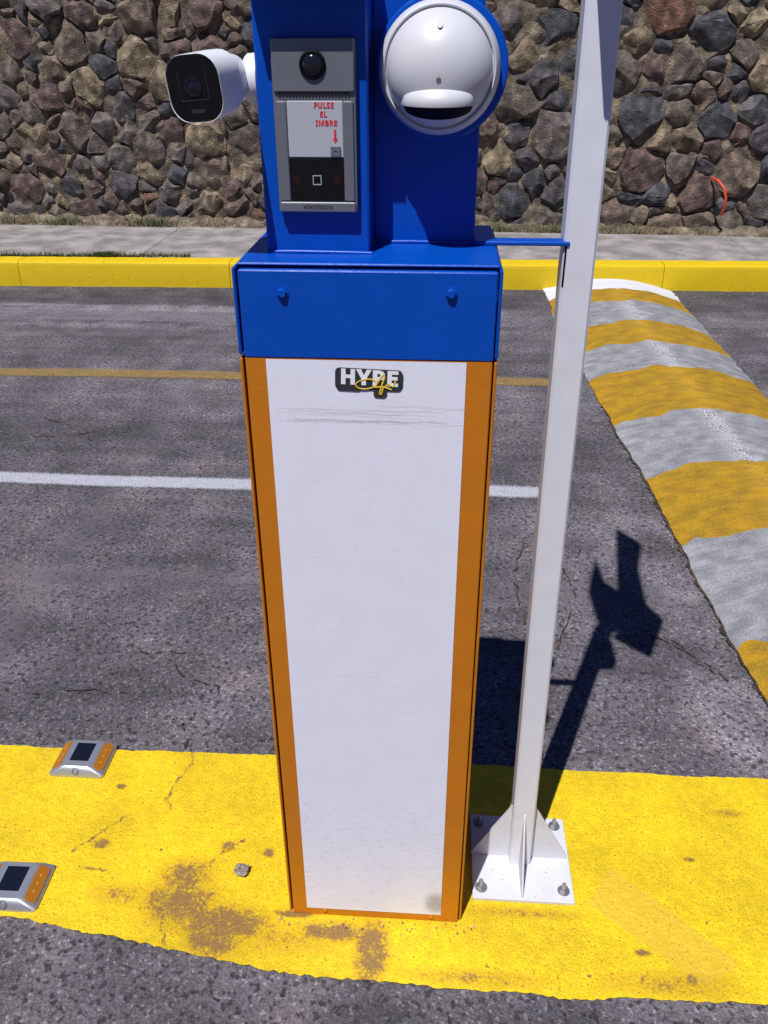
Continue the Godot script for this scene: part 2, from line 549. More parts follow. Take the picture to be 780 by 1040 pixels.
func make_materials() -> void:
	M.blue = paint(lin(0.001, 0.073, 0.47), 0.30)
	M.blue.metallic_specular = 0.35
	M.orange = paint(lin(0.62, 0.195, 0.006), 0.38)
	M.white = paint(lin(0.78, 0.78, 0.84), 0.40, 0.005)
	M.chipped = paint(lin(0.68, 0.68, 0.73), 0.45, 0.008)
	M.chipped.albedo_texture = T.rust
	M.gap = mat(lin(0.02, 0.02, 0.022), 0.8)
	M.panel = mat(lin(0.97, 0.97, 1.0), 0.36)
	M.panel.albedo_texture = T.panel
	M.asphalt = rough_mat(lin(0.60, 0.572, 0.605), T.asphalt, T.asphalt_h, 1.0, 0.55, 0.95, false)
	M.asphalt.vertex_color_use_as_albedo = true
	M.strip = rough_mat(Color.WHITE, T.strip, T.strip_h, 1.0, 0.34, 0.7, false)
	M.band_yellow = rough_mat(Color.WHITE, T.bump_y, T.bump_h, 1.0, 0.3, 0.8, false)
	M.band_white = rough_mat(Color.WHITE, T.bump_w, T.bump_h, 1.0, 0.3, 0.8, false)
	M.cap_white = rough_mat(lin(0.72, 0.72, 0.75), T.tone, T.concrete_h, 1.2, 0.2, 0.75)
	M.kerb = rough_mat(lin(0.75, 0.515, 0.002), T.rust, T.concrete_h, 0.8, 0.15, 0.6)
	M.concrete = rough_mat(lin(0.42, 0.40, 0.40), T.concrete, T.concrete_h, 0.7, 0.15)
	M.mortar = rough_mat(lin(0.42, 0.33, 0.24), T.stone, T.stone_h, 1.3, 1.6)
	M.crack = rough_mat(lin(0.17, 0.115, 0.08), T.stone, T.stone_h, 6.0, 0.5)
	M.chrome = mat(lin(0.50, 0.50, 0.53), 0.42, 0.75)
	M.steel = mat(lin(0.36, 0.36, 0.37), 0.45, 0.85)
	M.alu = paint(lin(0.20, 0.205, 0.235), 0.42, 0.004)
	M.alu.metallic = 0.35
	M.black_gloss = mat(lin(0.006, 0.006, 0.008), 0.12)
	M.black = mat(lin(0.006, 0.006, 0.008), 0.6)
	M.black.metallic_specular = 0.2
	M.black_gloss.metallic_specular = 0.35
	M.lens = mat(lin(0.01, 0.01, 0.016), 0.05)
	M.white_plastic = mat(lin(0.74, 0.74, 0.77), 0.38)
	M.dome = mat(lin(0.58, 0.58, 0.61), 0.40)
	M.grey_plastic = mat(lin(0.36, 0.37, 0.42), 0.42)
	M.ivory = mat(lin(0.40, 0.41, 0.46), 0.4)
	M.red = mat(lin(0.62, 0.02, 0.03), 0.5)
	M.ink = mat(lin(0.03, 0.03, 0.035), 0.5)
	M.sticker_white = mat(lin(0.82, 0.82, 0.84), 0.4)
	M.sticker_yellow = mat(lin(0.80, 0.52, 0.03), 0.4)
	M.amber = mat(lin(0.36, 0.135, 0.010), 0.14)
	M.amber_light = mat(lin(0.56, 0.24, 0.03), 0.10)
	M.solar = mat(lin(0.008, 0.009, 0.018), 0.16)
	M.conduit = mat(lin(0.55, 0.06, 0.02), 0.5)

# ---------------------------------------------------------------- place
func kerb_z(x: float) -> float: return -4.90 - 0.0256 * x
func pave_z(x: float) -> float: return -6.042 + 0.035 * x
func wall_z(x: float) -> float: return -6.235 + 0.041 * x

var na := noise(0.9, 101, FastNoiseLite.TYPE_SIMPLEX_SMOOTH, 4)
var nb := noise(4.0, 102, FastNoiseLite.TYPE_SIMPLEX_SMOOTH, 3)
var ns := noise(0.6, 103, FastNoiseLite.TYPE_SIMPLEX_SMOOTH, 3)
func road_y(x: float, z: float) -> float:
	return na.get_noise_2d(x, z) * 0.004

func road_col(x: float, z: float) -> Color:
	var a := na.get_noise_2d(x, z)
	var b := nb.get_noise_2d(x, z)
	var s := nb.get_noise_2d(x * 0.10, z * 2.4 + 40.0)     # streaks along the lane
	var v := 0.98 + a * 0.30 + b * 0.26 + s * 0.28
	var zz := z + ns.get_noise_2d(x, z) * 0.10
	# older darker surfacing beside the kerb, dusty pale strip, later patch
	v *= 1.0 - 0.30 * smoothstep(-4.38, -4.48, zz)
	v *= 1.0 + (0.62 + s * 0.9 + b * 0.5) * smoothstep(-4.46, -4.36, zz) * smoothstep(-3.84, -4.0, zz) * smoothstep(0.9, 0.2, x)
	if zz > -3.0 and zz < -2.55: v *= 1.16
	if zz > -2.5 and zz < -2.1: v *= 0.86
	if zz > -1.25 and zz < -1.05: v *= 1.10
	v *= 1.0 + 0.12 * smoothstep(0.30, 0.45, x + b * 0.1) * smoothstep(-1.85, -1.7, zz)
	v *= 1.0 + (0.25 + b) * smoothstep(0.16, 0.05, absf(x - 0.93 - z * 0.03)) * smoothstep(-2.0, -1.5, zz) * smoothstep(-0.4, -0.7, zz)
	if z > 0.15: v *= 0.92
	var w := clampf(b * 1.1 + a * 0.8 - 0.25, 0.0, 0.5)     # reddish dust settled in patches
	v *= 0.5     # the material carries twice the tone, so that pale dust is not cut off
	return Color(v * (1.0 + w * 0.22), v * (1.0 + w * 0.04), v * (1.0 - w * 0.12))

func build_ground() -> void:
	var g := Mb.new()
	g.use_col = true
	var q := 300.0
	for t in [[Vector3(-q, 0, -q), Vector3(q, 0, -q), Vector3(q, 0, q)], [Vector3(-q, 0, -q), Vector3(q, 0, q), Vector3(-q, 0, q)]]:
		g.tri(t[0], t[1], t[2], Vector2(t[0].x, t[0].z) / 2.6, Vector2(t[1].x, t[1].z) / 2.6, Vector2(t[2].x, t[2].z) / 2.6)
		for k in 3: g.col.append(Color(0.48, 0.48, 0.48))
	var o := part("ground", g.mesh(0), M.asphalt, self, Vector3(0, -0.014, 0))
	struct(o, "grey asphalt ground reaching far beyond the road", "ground")
	var road := part("road", grid(-5.2, 5.2, -5.3, 2.6, 346, 263, road_y, road_col, 2.6), M.asphalt, self)
	struct(road, "worn grey asphalt road with pitted coarse surface", "road")
	# dirt-filled cracks
	var cr := [[[-0.50, -0.43], [-0.53, -0.50], [-0.52, -0.56], [-0.47, -0.62], [-0.47, -0.68]], [[-0.47, -0.66], [-0.58, -0.69], [-0.63, -0.75], [-0.66, -0.80]], [[-0.72, -0.62], [-0.86, -0.63], [-0.98, -0.60]],
		[[-0.60, -0.80], [-0.72, -0.79], [-0.80, -0.84]], [[-1.9, -2.2], [-1.5, -2.28], [-1.3, -2.42]], [[-1.8, -2.5], [-1.55, -2.35], [-1.4, -2.2]], [[0.45, -0.85], [0.55, -1.15], [0.52, -1.4], [0.6, -1.65]],
		[[0.38, -1.0], [0.36, -1.25], [0.42, -1.5]], [[0.72, -1.0], [0.86, -0.86], [0.95, -0.72]], [[0.80, -0.95], [0.90, -0.78]]]
	for L in cr:
		var c := Mb.new()
		var pts := []
		for k in L.size() - 1:
			for t in 8:
				var A := Vector2(L[k][0], L[k][1]).lerp(Vector2(L[k + 1][0], L[k + 1][1]), t / 8.0)
				pts.append(A + Vector2(nb.get_noise_2d(A.x * 5, A.y * 5), nb.get_noise_2d(A.y * 5, A.x * 5 + 9)) * 0.014)
		for k in pts.size() - 1:
			var A: Vector2 = pts[k]; var B: Vector2 = pts[k + 1]
			var nrm := (B - A).orthogonal().normalized()
			var wa := 0.0035 * (0.25 + rng.randf())
			if rng.randf() < 0.42: continue
			var y := 0.0045
			var P := [A - nrm * wa, A + nrm * wa, B + nrm * wa * 0.7, B - nrm * wa * 0.7]
			var V := []
			for w in P: V.append(Vector3(w.x, road_y(w.x, w.y) + y, w.y))
			up_tri(c, V[0], V[1], V[2]); up_tri(c, V[0], V[2], V[3])
		part("crack", c.mesh(0), M.crack, road)
	# painted lines
	line("painted_line", "worn white line painted along the asphalt lane", "line_white", -1.845, 0.105, -4.5, 0.50, 1.9)
	line("painted_line", "thin faded ochre yellow line painted on the lane", "line_ochre", -3.06, 0.145, -4.5, 0.67, 2.3)
	line("painted_line", "faded ghost of a broad white line beside the yellow kerb", "line_faded", -4.12, 0.34, -4.5, 0.62, 2.7)
	line("painted_line", "faded white line scraps beyond the speed bump", "line_faded", -4.12, 0.22, 1.72, 4.0, 2.7)
	line("painted_line", "faded ochre line stub beyond the speed bump", "line_ochre", -3.0, 0.085, 1.76, 4.0, 2.3)
	# yellow strip of the island
	var s := Mb.new()
	var nx := 340
	var top := []; var bot := []
	for i in nx + 1:
		var x := lerpf(SX0, SX1, float(i) / nx)
		var zt := -0.418 + na.get_noise_2d(x, 3.0) * 0.014 + nb.get_noise_2d(x * 1.5, 8.0) * 0.004 + rng.randf_range(-0.0018, 0.0018)
		var zb := 0.126 + na.get_noise_2d(x, 13.0) * 0.018 + nb.get_noise_2d(x * 1.5, 18.0) * 0.005 + rng.randf_range(-0.0025, 0.0025)
		if x < -0.14: zb -= (minf(-0.14 - x, 0.62)) * 0.135
		top.append(Vector2(x, zt)); bot.append(Vector2(x, zb))
	for i in nx:
		var rows := 12
		for r in rows:
			var P := []
			for e in [[i, r], [i + 1, r], [i + 1, r + 1], [i, r + 1]]:
				var w: Vector2 = top[e[0]].lerp(bot[e[0]], float(e[1]) / rows)
				P.append(w)
			var V := []; var U := []
			for w in P:
				V.append(Vector3(w.x, road_y(w.x, w.y) + 0.005, w.y))
				U.append(Vector2((w.x - SX0) / (SX1 - SX0), (w.y - SZ0) / (SZ1 - SZ0)))
			up_tri(s, V[0], V[1], V[2], U[0], U[1], U[2]); up_tri(s, V[0], V[2], V[3], U[0], U[2], U[3])
	struct(part("painted_strip", s.mesh(20), M.strip, self), "broad bright yellow painted strip, worn through in brown patches", "painted strip")

func up_tri(m: Mb, a: Vector3, b: Vector3, c: Vector3, ua := Vector2.ZERO, ub := Vector2.ZERO, uc := Vector2.ZERO) -> void:
	if (c - a).cross(b - a).y > 0.0:
		m.tri(a, b, c, ua, ub, uc)
	else:
		m.tri(a, c, b, ua, uc, ub)

func line(called: String, label: String, t: String, z: float, w: float, x0: float, x1: float, tile: float) -> void:
	var m := Mb.new()
	var n := int((x1 - x0) / 0.05)
	for i in n:
		var V := []; var U := []
		for e in [[i, 0], [i + 1, 0], [i + 1, 1], [i, 1]]:
			var x: float = lerpf(x0, x1, float(e[0]) / n)
			var zz: float = z + (e[1] - 0.5) * w + ns.get_noise_2d(x, z * 7.0) * 0.012
			V.append(Vector3(x, road_y(x, zz) + 0.004, zz)); U.append(Vector2(x / tile, e[1]))
		up_tri(m, V[0], V[1], V[2], U[0], U[1], U[2]); up_tri(m, V[0], V[2], V[3], U[0], U[2], U[3])
	if not M.has(t):
		M[t] = mat(Color.WHITE, 0.85)
		M[t].albedo_texture = T[t]
		M[t].transparency = BaseMaterial3D.TRANSPARENCY_ALPHA_SCISSOR
		M[t].alpha_scissor_threshold = 0.5
	struct(part(called, m.mesh(20), M[t], self), label, "road marking")

func build_pavement() -> void:
	# kerb of painted stones
	var k := Node3D.new()
	k.name = "kerb"
	add_child(k)
	struct(k, "yellow painted concrete kerb along the far side of the road", "kerb")
	var x := -9.0
	while x < 9.0:
		var x1 := x + 1.52
		var m := Mb.new()
		var rings := []
		var n := 16
		for i in n + 1:
			var xx := lerpf(x + 0.002, x1 - 0.002, float(i) / n)
			var z := kerb_z(xx)
			var j := nb.get_noise_2d(xx * 1.5, 77.0) * 0.006
			rings.append(PackedVector3Array([Vector3(xx, -0.1, z + 0.012 + j), Vector3(xx, 0.05, z + 0.008 + j), Vector3(xx, 0.145 + j, z), Vector3(xx, 0.163 + j * 0.5, z - 0.006), Vector3(xx, 0.172 + j * 0.5, z - 0.022), Vector3(xx, 0.174 + j * 0.5, z - 0.15), Vector3(xx, -0.1, z - 0.15)]))
		m.loft(rings)
		part("kerb_stone", m.mesh(40), M.kerb, k)
		x = x1
	# pavement slabs
	var p := Node3D.new()
	p.name = "pavement"
	add_child(p)
	struct(p, "light grey concrete slab pavement between kerb and wall", "pavement")
	var js := [-8.75, -6.53, -4.31, -2.10, 0.13, 2.35, 4.57, 6.79, 9.0]
	for i in js.size() - 1:
		var a: float = js[i] + 0.006
		var b: float = js[i + 1] - 0.006
		for r in 2:
			var poly := []
			for xx in [a, b]:
				var zf := kerb_z(xx) - 0.158
				var zb := pave_z(xx)
				var mid := zb + 0.13
				poly.append([xx, (zf if r == 0 else mid - 0.005), (mid + 0.005 if r == 0 else zb)])
			var m := Mb.new()
			var e := 0.006
			var rings := []
			var yt := 0.173 + 0.004 * sin(i * 2.3) + r * 0.004
			for lv in [[-0.1, 0.0], [yt - e, 0.0], [yt, e]]:
				var s: float = lv[1]
				rings.append(PackedVector3Array([Vector3(poly[0][0] + s, lv[0], poly[0][1] - s), Vector3(poly[1][0] - s, lv[0], poly[1][1] - s), Vector3(poly[1][0] - s, lv[0], poly[1][2] + s), Vector3(poly[0][0] + s, lv[0], poly[0][2] + s)]))
			m.loft(rings)
			part("slab" if r == 0 else "edging_slab", m.mesh(20), M.concrete, p)
	# bed under the joints and the strip of soil at the foot of the wall
	var so := part("soil", soil_mesh(), M.mortar, self)
	struct(so, "dry brown soil strip at the foot of the stone wall", "soil")

func soil_y(x: float, z: float) -> float:
	var t := clampf((pave_z(x) - z) / 0.30, 0.0, 1.0)
	return (0.150 + t * 0.11 + nb.get_noise_2d(x * 1.6, z * 1.6) * 0.022) if z < pave_z(x) + 0.02 else 0.12

func soil_mesh() -> ArrayMesh:
	var m := Mb.new()
	var n := 500
	for i in n:
		for r in 8:
			var V := []
			for e in [[i, r], [i + 1, r], [i + 1, r + 1], [i, r + 1]]:
				var x: float = lerpf(-9, 9, float(e[0]) / n)
				var z: float = lerpf(pave_z(x) + 0.03, wall_z(x) - 0.25, e[1] / 8.0)
				V.append(Vector3(x, soil_y(x, z), z))
			up_tri(m, V[0], V[1], V[2]); up_tri(m, V[0], V[2], V[3])
	return m.mesh(40)

# ---------------------------------------------------------------- rubble wall
func clip(poly: PackedVector2Array, n: Vector2, d: float) -> PackedVector2Array:
	var out := PackedVector2Array()
	for i in poly.size():
		var a := poly[i]
		var b := poly[(i + 1) % poly.size()]
		var da := a.dot(n) - d
		var db := b.dot(n) - d
		if da <= 0.0: out.append(a)
		if da * db < 0.0: out.append(a.lerp(b, da / (da - db)))
	return out

func build_wall() -> void:
	var w := thing("stone_wall", "rubble wall of dark volcanic stones in sandy mortar", "wall", Vector3(0, 0, wall_z(0.0)))
	w.rotation.y = -atan(0.041)
	var X0 := -8.6; var X1 := 8.2; var Y0 := 0.02; var Y1 := 2.35
	# backing of mortar
	var m := Mb.new()
	var nm := noise(3.0, 201, FastNoiseLite.TYPE_SIMPLEX_SMOOTH, 4)
	var nx := 240; var ny := 50
	for i in nx:
		for j in ny:
			var V := []
			for e in [[i, j], [i + 1, j], [i + 1, j + 1], [i, j + 1]]:
				var x: float = lerpf(X0, X1, float(e[0]) / nx); var y: float = lerpf(-0.1, Y1, float(e[1]) / ny)
				V.append(Vector3(x, y, -0.015 + nm.get_noise_2d(x * 2.0, y * 2.0) * 0.045))
			m.tri(V[0], V[2], V[1]); m.tri(V[0], V[3], V[2])
	var core := Mb.new()
	core.box(Vector3((X0 + X1) / 2, Y1 / 2 - 0.05, -0.30), Vector3(X1 - X0 + 0.02, Y1 + 0.1, 0.40), 0.01)
	part("mortar_face", m.mesh(40), M.mortar, w)
	part("core", core.mesh(0), M.mortar, w)
	# stone sites: darts with a radius each, then a power diagram
	var pts := []; var rad := []
	for pass_ in 3:
		for t in [900, 3000, 7000][pass_]:
			var p := Vector2(rng.randf_range(X0, X1), rng.randf_range(Y0, Y1))
			var big := lerpf(0.112, 0.132, smoothstep(-1.0, 1.5, p.x))
			if p.y < 0.75: big *= 0.92
			var r: float = big * [rng.randf_range(0.95, 1.45), rng.randf_range(0.70, 1.0), rng.randf_range(0.40, 0.62)][pass_]
			var ok := true
			for k in pts.size():
				var dd: Vector2 = p - pts[k]
				dd.y *= 1.22
				if dd.length() < (r + rad[k]) * 0.90:
					ok = false
					break
			if ok:
				pts.append(p); rad.append(r)
	var colours := [[0.085, 0.083, 0.095], [0.115, 0.110, 0.118], [0.160, 0.128, 0.108], [0.24, 0.185, 0.13], [0.150, 0.098, 0.090], [0.20, 0.148, 0.115], [0.20, 0.105, 0.075], [0.29, 0.225, 0.15], [0.10, 0.092, 0.10], [0.17, 0.14, 0.13]]
	var mats := []
	for c in colours:
		mats.append(rough_mat(lin(c[0] * 2.0, c[1] * 2.0, c[2] * 2.0), T.stone, T.stone_h, 1.6, 1.6))
	var jobs := []
	for i in pts.size():
		var poly := PackedVector2Array([Vector2(-0.6, -0.6), Vector2(0.6, -0.6), Vector2(0.6, 0.6), Vector2(-0.6, 0.6)])
		var pi: Vector2 = pts[i]
		for k in pts.size():
			if k == i: continue
			var d: Vector2 = pts[k] - pi
			if d.length() > 0.75: continue
			var L := d.length()
			var off: float = (L * L + rad[i] * rad[i] * 1.0 - rad[k] * rad[k] * 1.0) / (2.0 * L)
			poly = clip(poly, d / L, off - rng.randf_range(0.0, 0.008))
		poly = clip(poly, Vector2(0, -1), pi.y - Y0 + 0.03)
		poly = clip(poly, Vector2(0, 1), Y1 - pi.y + rng.randf_range(-0.02, 0.03))
		if poly.size() < 3: continue
		var area := 0.0
		var cen := Vector2.ZERO
		for k in poly.size():
			area += poly[k].cross(poly[(k + 1) % poly.size()]) / 2.0
			cen += poly[k] / poly.size()
		if absf(area) < 0.0020: continue
		jobs.append([pi + cen, poly, cen, absf(area)])
	# the largest in the stretch that the photograph shows become stones of their own
	var rank := func(a: Array) -> float: return a[3] * (1.0 if a[0].x > -3.75 and a[0].x < 2.85 and a[0].y < 1.95 else 0.01)
	jobs.sort_custom(func(a, b): return rank.call(a) > rank.call(b))
	var rest := {}
	var made := 0
	for jb in jobs:
		var s := stone(jb[1], jb[2], jb[3], made < 298)
		var mi := 0
		var x: float = jb[0].x
		var f := rng.randf()
		if x < -0.3:
			mi = [0, 4, 4, 2, 2, 5, 3, 9, 4, 9, 7, 8, 5][int(f * 13)]
		else:
			mi = [0, 0, 8, 1, 8, 4, 2, 3, 5, 5, 7, 9, 2][int(f * 13)]
		if f > 0.985: mi = 6
		if made < 298:
			var o := part("stone", s.mesh(34), mats[mi], w, Vector3(jb[0].x, jb[0].y, 0))
			o.rotation.z = 0.0
			made += 1
		else:
			if not rest.has(mi): rest[mi] = Mb.new()
			for q in s.p: rest[mi].p.append(q + Vector3(jb[0].x, jb[0].y, 0))
			rest[mi].uv.append_array(s.uv)
	# the stones past the ends of the view, one part
	var am := ArrayMesh.new()
	for mi in rest:
		am.add_surface_from_arrays(Mesh.PRIMITIVE_TRIANGLES, rest[mi].mesh(34).surface_get_arrays(0))
		am.surface_set_material(am.get_surface_count() - 1, mats[mi])
	var ro := MeshInstance3D.new()
	ro.name = "outer_stones"
	ro.mesh = am
	w.add_child(ro)
	ro.set_meta("kind", "stuff")
	print("stones ", jobs.size())

func stone(poly: PackedVector2Array, cen: Vector2, area: float, fine: bool) -> Mb:
	# broken rock: the lowest of several tilted planes, falling off steeply along each side of the outline
	var out := PackedVector2Array()
	for i in poly.size():
		var a := poly[i] - cen
		var b := poly[(i + 1) % poly.size()] - cen
		if a.distance_to(b) < 0.025:
			out.append((a + b) / 2)
			continue
		var c := rng.randf_range(0.10, 0.30)
		out.append(a.lerp(b, c * 0.7)); out.append(a.lerp(b, 1.0 - c * 0.7))
	out = Geometry2D.convex_hull(out)
	out.remove_at(out.size() - 1)
	var size := sqrt(area)
	var deep := size * rng.randf_range(0.07, 0.21)
	var planes := []      # [n, h]: z = h + n . q
	var nside := 0
	for i in out.size():
		var a := out[i]
		var b := out[(i + 1) % out.size()]
		var e := (b - a).normalized()
		var inw := Vector2(-e.y, e.x)
		if inw.dot(-(a + b)) < 0.0: inw = -inw
		var k := rng.randf_range(1.1, 3.4)
		planes.append([inw * k, -a.dot(inw) * k - 0.012 + rng.randf_range(-0.006, 0.006)])
		nside += 1
	for i in rng.randi_range(4, 7):
		var t := Vector2.from_angle(rng.randf() * TAU) * (rng.randf_range(0.05, 0.30) if i < 2 else rng.randf_range(0.25, 0.75))
		planes.append([t, deep * rng.randf_range(0.85, 1.10) + (0.0 if i < 2 else size * 0.07)])
	var tris := PackedVector3Array()
	for k in planes.size():
		var f := out
		for j in planes.size():
			if j == k: continue
			var d: Vector2 = planes[k][0] - planes[j][0]
			if d.length() < 1e-5: continue
			f = clip(f, d / d.length(), (planes[j][1] - planes[k][1]) / d.length())
			if f.size() < 3: break
		if f.size() < 3: continue
		var v := PackedVector3Array()
		for q in f: v.append(Vector3(q.x, q.y, planes[k][1] + q.dot(planes[k][0])))
		var m := Vector3.ZERO
		for q in v: m += q / v.size()
		for i in v.size():
			tris.append_array([m, v[i], v[(i + 1) % v.size()]])
	var o := Mb.new()
	var shift_ := rng.randf() * 50.0
	var disp := func(q: Vector3) -> Vector3:
		return q + Vector3(rock.get_noise_3d(q.x + shift_, q.y, q.z), rock.get_noise_3d(q.x + shift_, q.y + 9.0, q.z), rock.get_noise_3d(q.x + shift_, q.y + 19.0, q.z) * 1.3) * 0.024
	for i in range(0, tris.size(), 3):
		var a := tris[i]; var b := tris[i + 1]; var c := tris[i + 2]
		if (c - a).cross(b - a).z < 0.0:
			var sw := b
			b = c
			c = sw
		var ab := (a + b) / 2; var bc := (b + c) / 2; var ca := (c + a) / 2
		if fine:
			for t in [[a, ab, ca], [ab, b, bc], [ca, bc, c], [ab, bc, ca]]:
				o.tri(disp.call(t[0]), disp.call(t[1]), disp.call(t[2]))
		else:
			o.tri(disp.call(a), disp.call(b), disp.call(c))
	# sides back into the mortar
	for i in out.size():
		var a := out[i]
		var b := out[(i + 1) % out.size()]
		var za := 1e9; var zb := 1e9
		for k in planes:
			za = minf(za, k[1] + a.dot(k[0])); zb = minf(zb, k[1] + b.dot(k[0]))
		var A: Vector3 = disp.call(Vector3(a.x, a.y, za)); var B: Vector3 = disp.call(Vector3(b.x, b.y, zb))
		var A2 := Vector3(a.x, a.y, -0.12); var B2 := Vector3(b.x, b.y, -0.12)
		if (B - A).cross(A2 - A).dot(Vector3(a.x + b.x, a.y + b.y, 0)) > 0.0:
			o.tri(A, B, B2); o.tri(A, B2, A2)
		else:
			o.tri(A, B2, B); o.tri(A, A2, B2)
	return o

var rock := noise(5.0, 205, FastNoiseLite.TYPE_SIMPLEX_SMOOTH, 3)

# ---------------------------------------------------------------- speed bump
func bump_left(z: float) -> float:
	return 0.872 + clampf((z + 3.0) / 2.0, -0.5, 1.2) * 0.105 + nb.get_noise_2d(z * 0.35, 5.0) * 0.022 + nb.get_noise_2d(z * 2.0, 6.0) * 0.007
func bump_right(z: float) -> float:
	return 1.70 + nb.get_noise_2d(z * 2.2, 15.0) * 0.015

func bump_point(u: float, z: float) -> Vector3:
	var x := lerpf(bump_left(z), bump_right(z), u)
	var end := smoothstep(-5.00, -4.84, z) * smoothstep(-0.36, -0.62, z)
	var h := 0.007 + 0.094 * pow(sin(PI * clampf(u, 0.0, 1.0)), 0.85) * end
	return Vector3(x, h + nb.get_noise_2d(x * 2.0, z * 2.0) * 0.004, z)

func build_bump() -> void:
	var t := thing("speed_bump", "low rounded speed bump painted in worn yellow and white bands", "speed bump", Vector3(0, 0, 0))
	var cuts := [-4.925, -4.60, -4.30, -3.86, -3.47, -3.07, -2.49, -1.98, -1.46, -0.92, -0.36]
	for k in cuts.size() - 1:
		var m := Mb.new()
		var nu := 30; var nv := 26
		var pt := func(i: int, j: int) -> Array:
			var u := float(i) / nu
			var z0: float = cuts[k] + (nb.get_noise_2d(u * 1.2, k * 3.1) * 0.05 if k > 0 else 0.0)
			var z1: float = cuts[k + 1] + (nb.get_noise_2d(u * 1.2, (k + 1) * 3.1) * 0.05 if k < cuts.size() - 2 else 0.0)
			var z := lerpf(z0, z1, float(j) / nv)
			return [bump_point(u, z), Vector2(u, z * 1.3 + k * 0.37)]
		for i in nu:
			for j in nv:
				var a: Array = pt.call(i, j); var b: Array = pt.call(i + 1, j); var c: Array = pt.call(i + 1, j + 1); var d: Array = pt.call(i, j + 1)
				up_tri(m, a[0], b[0], c[0], a[1], b[1], c[1]); up_tri(m, a[0], c[0], d[0], a[1], c[1], d[1])
		# broken side faces down into the road
		for j in nv:
			for side in 2:
				var a: Array = pt.call(0 if side == 0 else nu, j); var b: Array = pt.call(0 if side == 0 else nu, j + 1)
				var dn := Vector3(-0.004 if side == 0 else 0.004, -0.03, 0)
				if side == 0:
					m.tri(a[0], b[0], b[0] + dn); m.tri(a[0], b[0] + dn, a[0] + dn)
				else:
					m.tri(a[0], b[0] + dn, b[0]); m.tri(a[0], a[0] + dn, b[0] + dn)
		var yellow := k % 2 == 1
		var o := part("painted_band", m.mesh(30), M.cap_white if k == 0 else (M.band_yellow if yellow else M.band_white), t)
		o.set_meta("label", "clean white end band" if k == 0 else ("worn ochre yellow band" if yellow else "scuffed greyish white band"))
	# crumbled edge: crack filled with dirt along the foot of the bump
	var c := Mb.new()
	var z := -2.75
	while z < -0.5:
		var z1 := z + 0.02
		var w0 := 0.014 * absf(nb.get_noise_2d(z * 4.0, 60.0)) * 2.0 + 0.002
		var w1 := 0.014 * absf(nb.get_noise_2d(z1 * 4.0, 60.0)) * 2.0 + 0.002
		var a := Vector3(bump_left(z) - w0, 0.006, z); var b := Vector3(bump_left(z) + 0.004, 0.0065, z)
		var d := Vector3(bump_left(z1) - w1, 0.006, z1); var e := Vector3(bump_left(z1) + 0.004, 0.0065, z1)
		up_tri(c, a, b, e); up_tri(c, a, e, d)
		z = z1
	part("edge_crack", c.mesh(0), M.crack, t)

# ---------------------------------------------------------------- pedestal
func hexagon(r: float, turn := 0.0) -> PackedVector2Array:
	var p := PackedVector2Array()
	for i in 6: p.append(Vector2.from_angle(TAU * i / 6 + turn) * r)
	return p

func rrect(w: float, h: float, r: float, n := 6) -> PackedVector2Array:
	var p := PackedVector2Array()
	for c in [[1, 1, 0.0], [-1, 1, 0.25], [-1, -1, 0.5], [1, -1, 0.75]]:
		for i in n + 1:
			p.append(Vector2(c[0] * (w / 2 - r), c[1] * (h / 2 - r)) + Vector2.from_angle(TAU * (c[2] + 0.25 * i / n)) * r)
	return p

func bx(c: Vector3, s: Vector3, b := 0.002) -> ArrayMesh:
	var m := Mb.new()
	m.box(c, s, b)
	return m.mesh()

func pr(poly: PackedVector2Array, z0: float, z1: float, b := 0.0) -> ArrayMesh:
	var m := Mb.new()
	m.prism(poly, z0, z1, b)
	return m.mesh()

func lettering(called: String, s: String, h: float, at: Vector3, m: Material, parent: Node3D, bold := 0.6, stretch := 1.0) -> MeshInstance3D:
	var f := SystemFont.new()
	f.font_names = PackedStringArray(["Droid Sans"])
	f.font_weight = 700
	var v := FontVariation.new()
	v.base_font = f
	v.variation_embolden = bold
	var t := TextMesh.new()
	t.font = v
	t.text = s
	t.font_size = 64
	t.pixel_size = h / 46.0
	t.depth = 0.0005
	var o := part(called, t, m, parent, at)
	o.scale.x = stretch
	return o

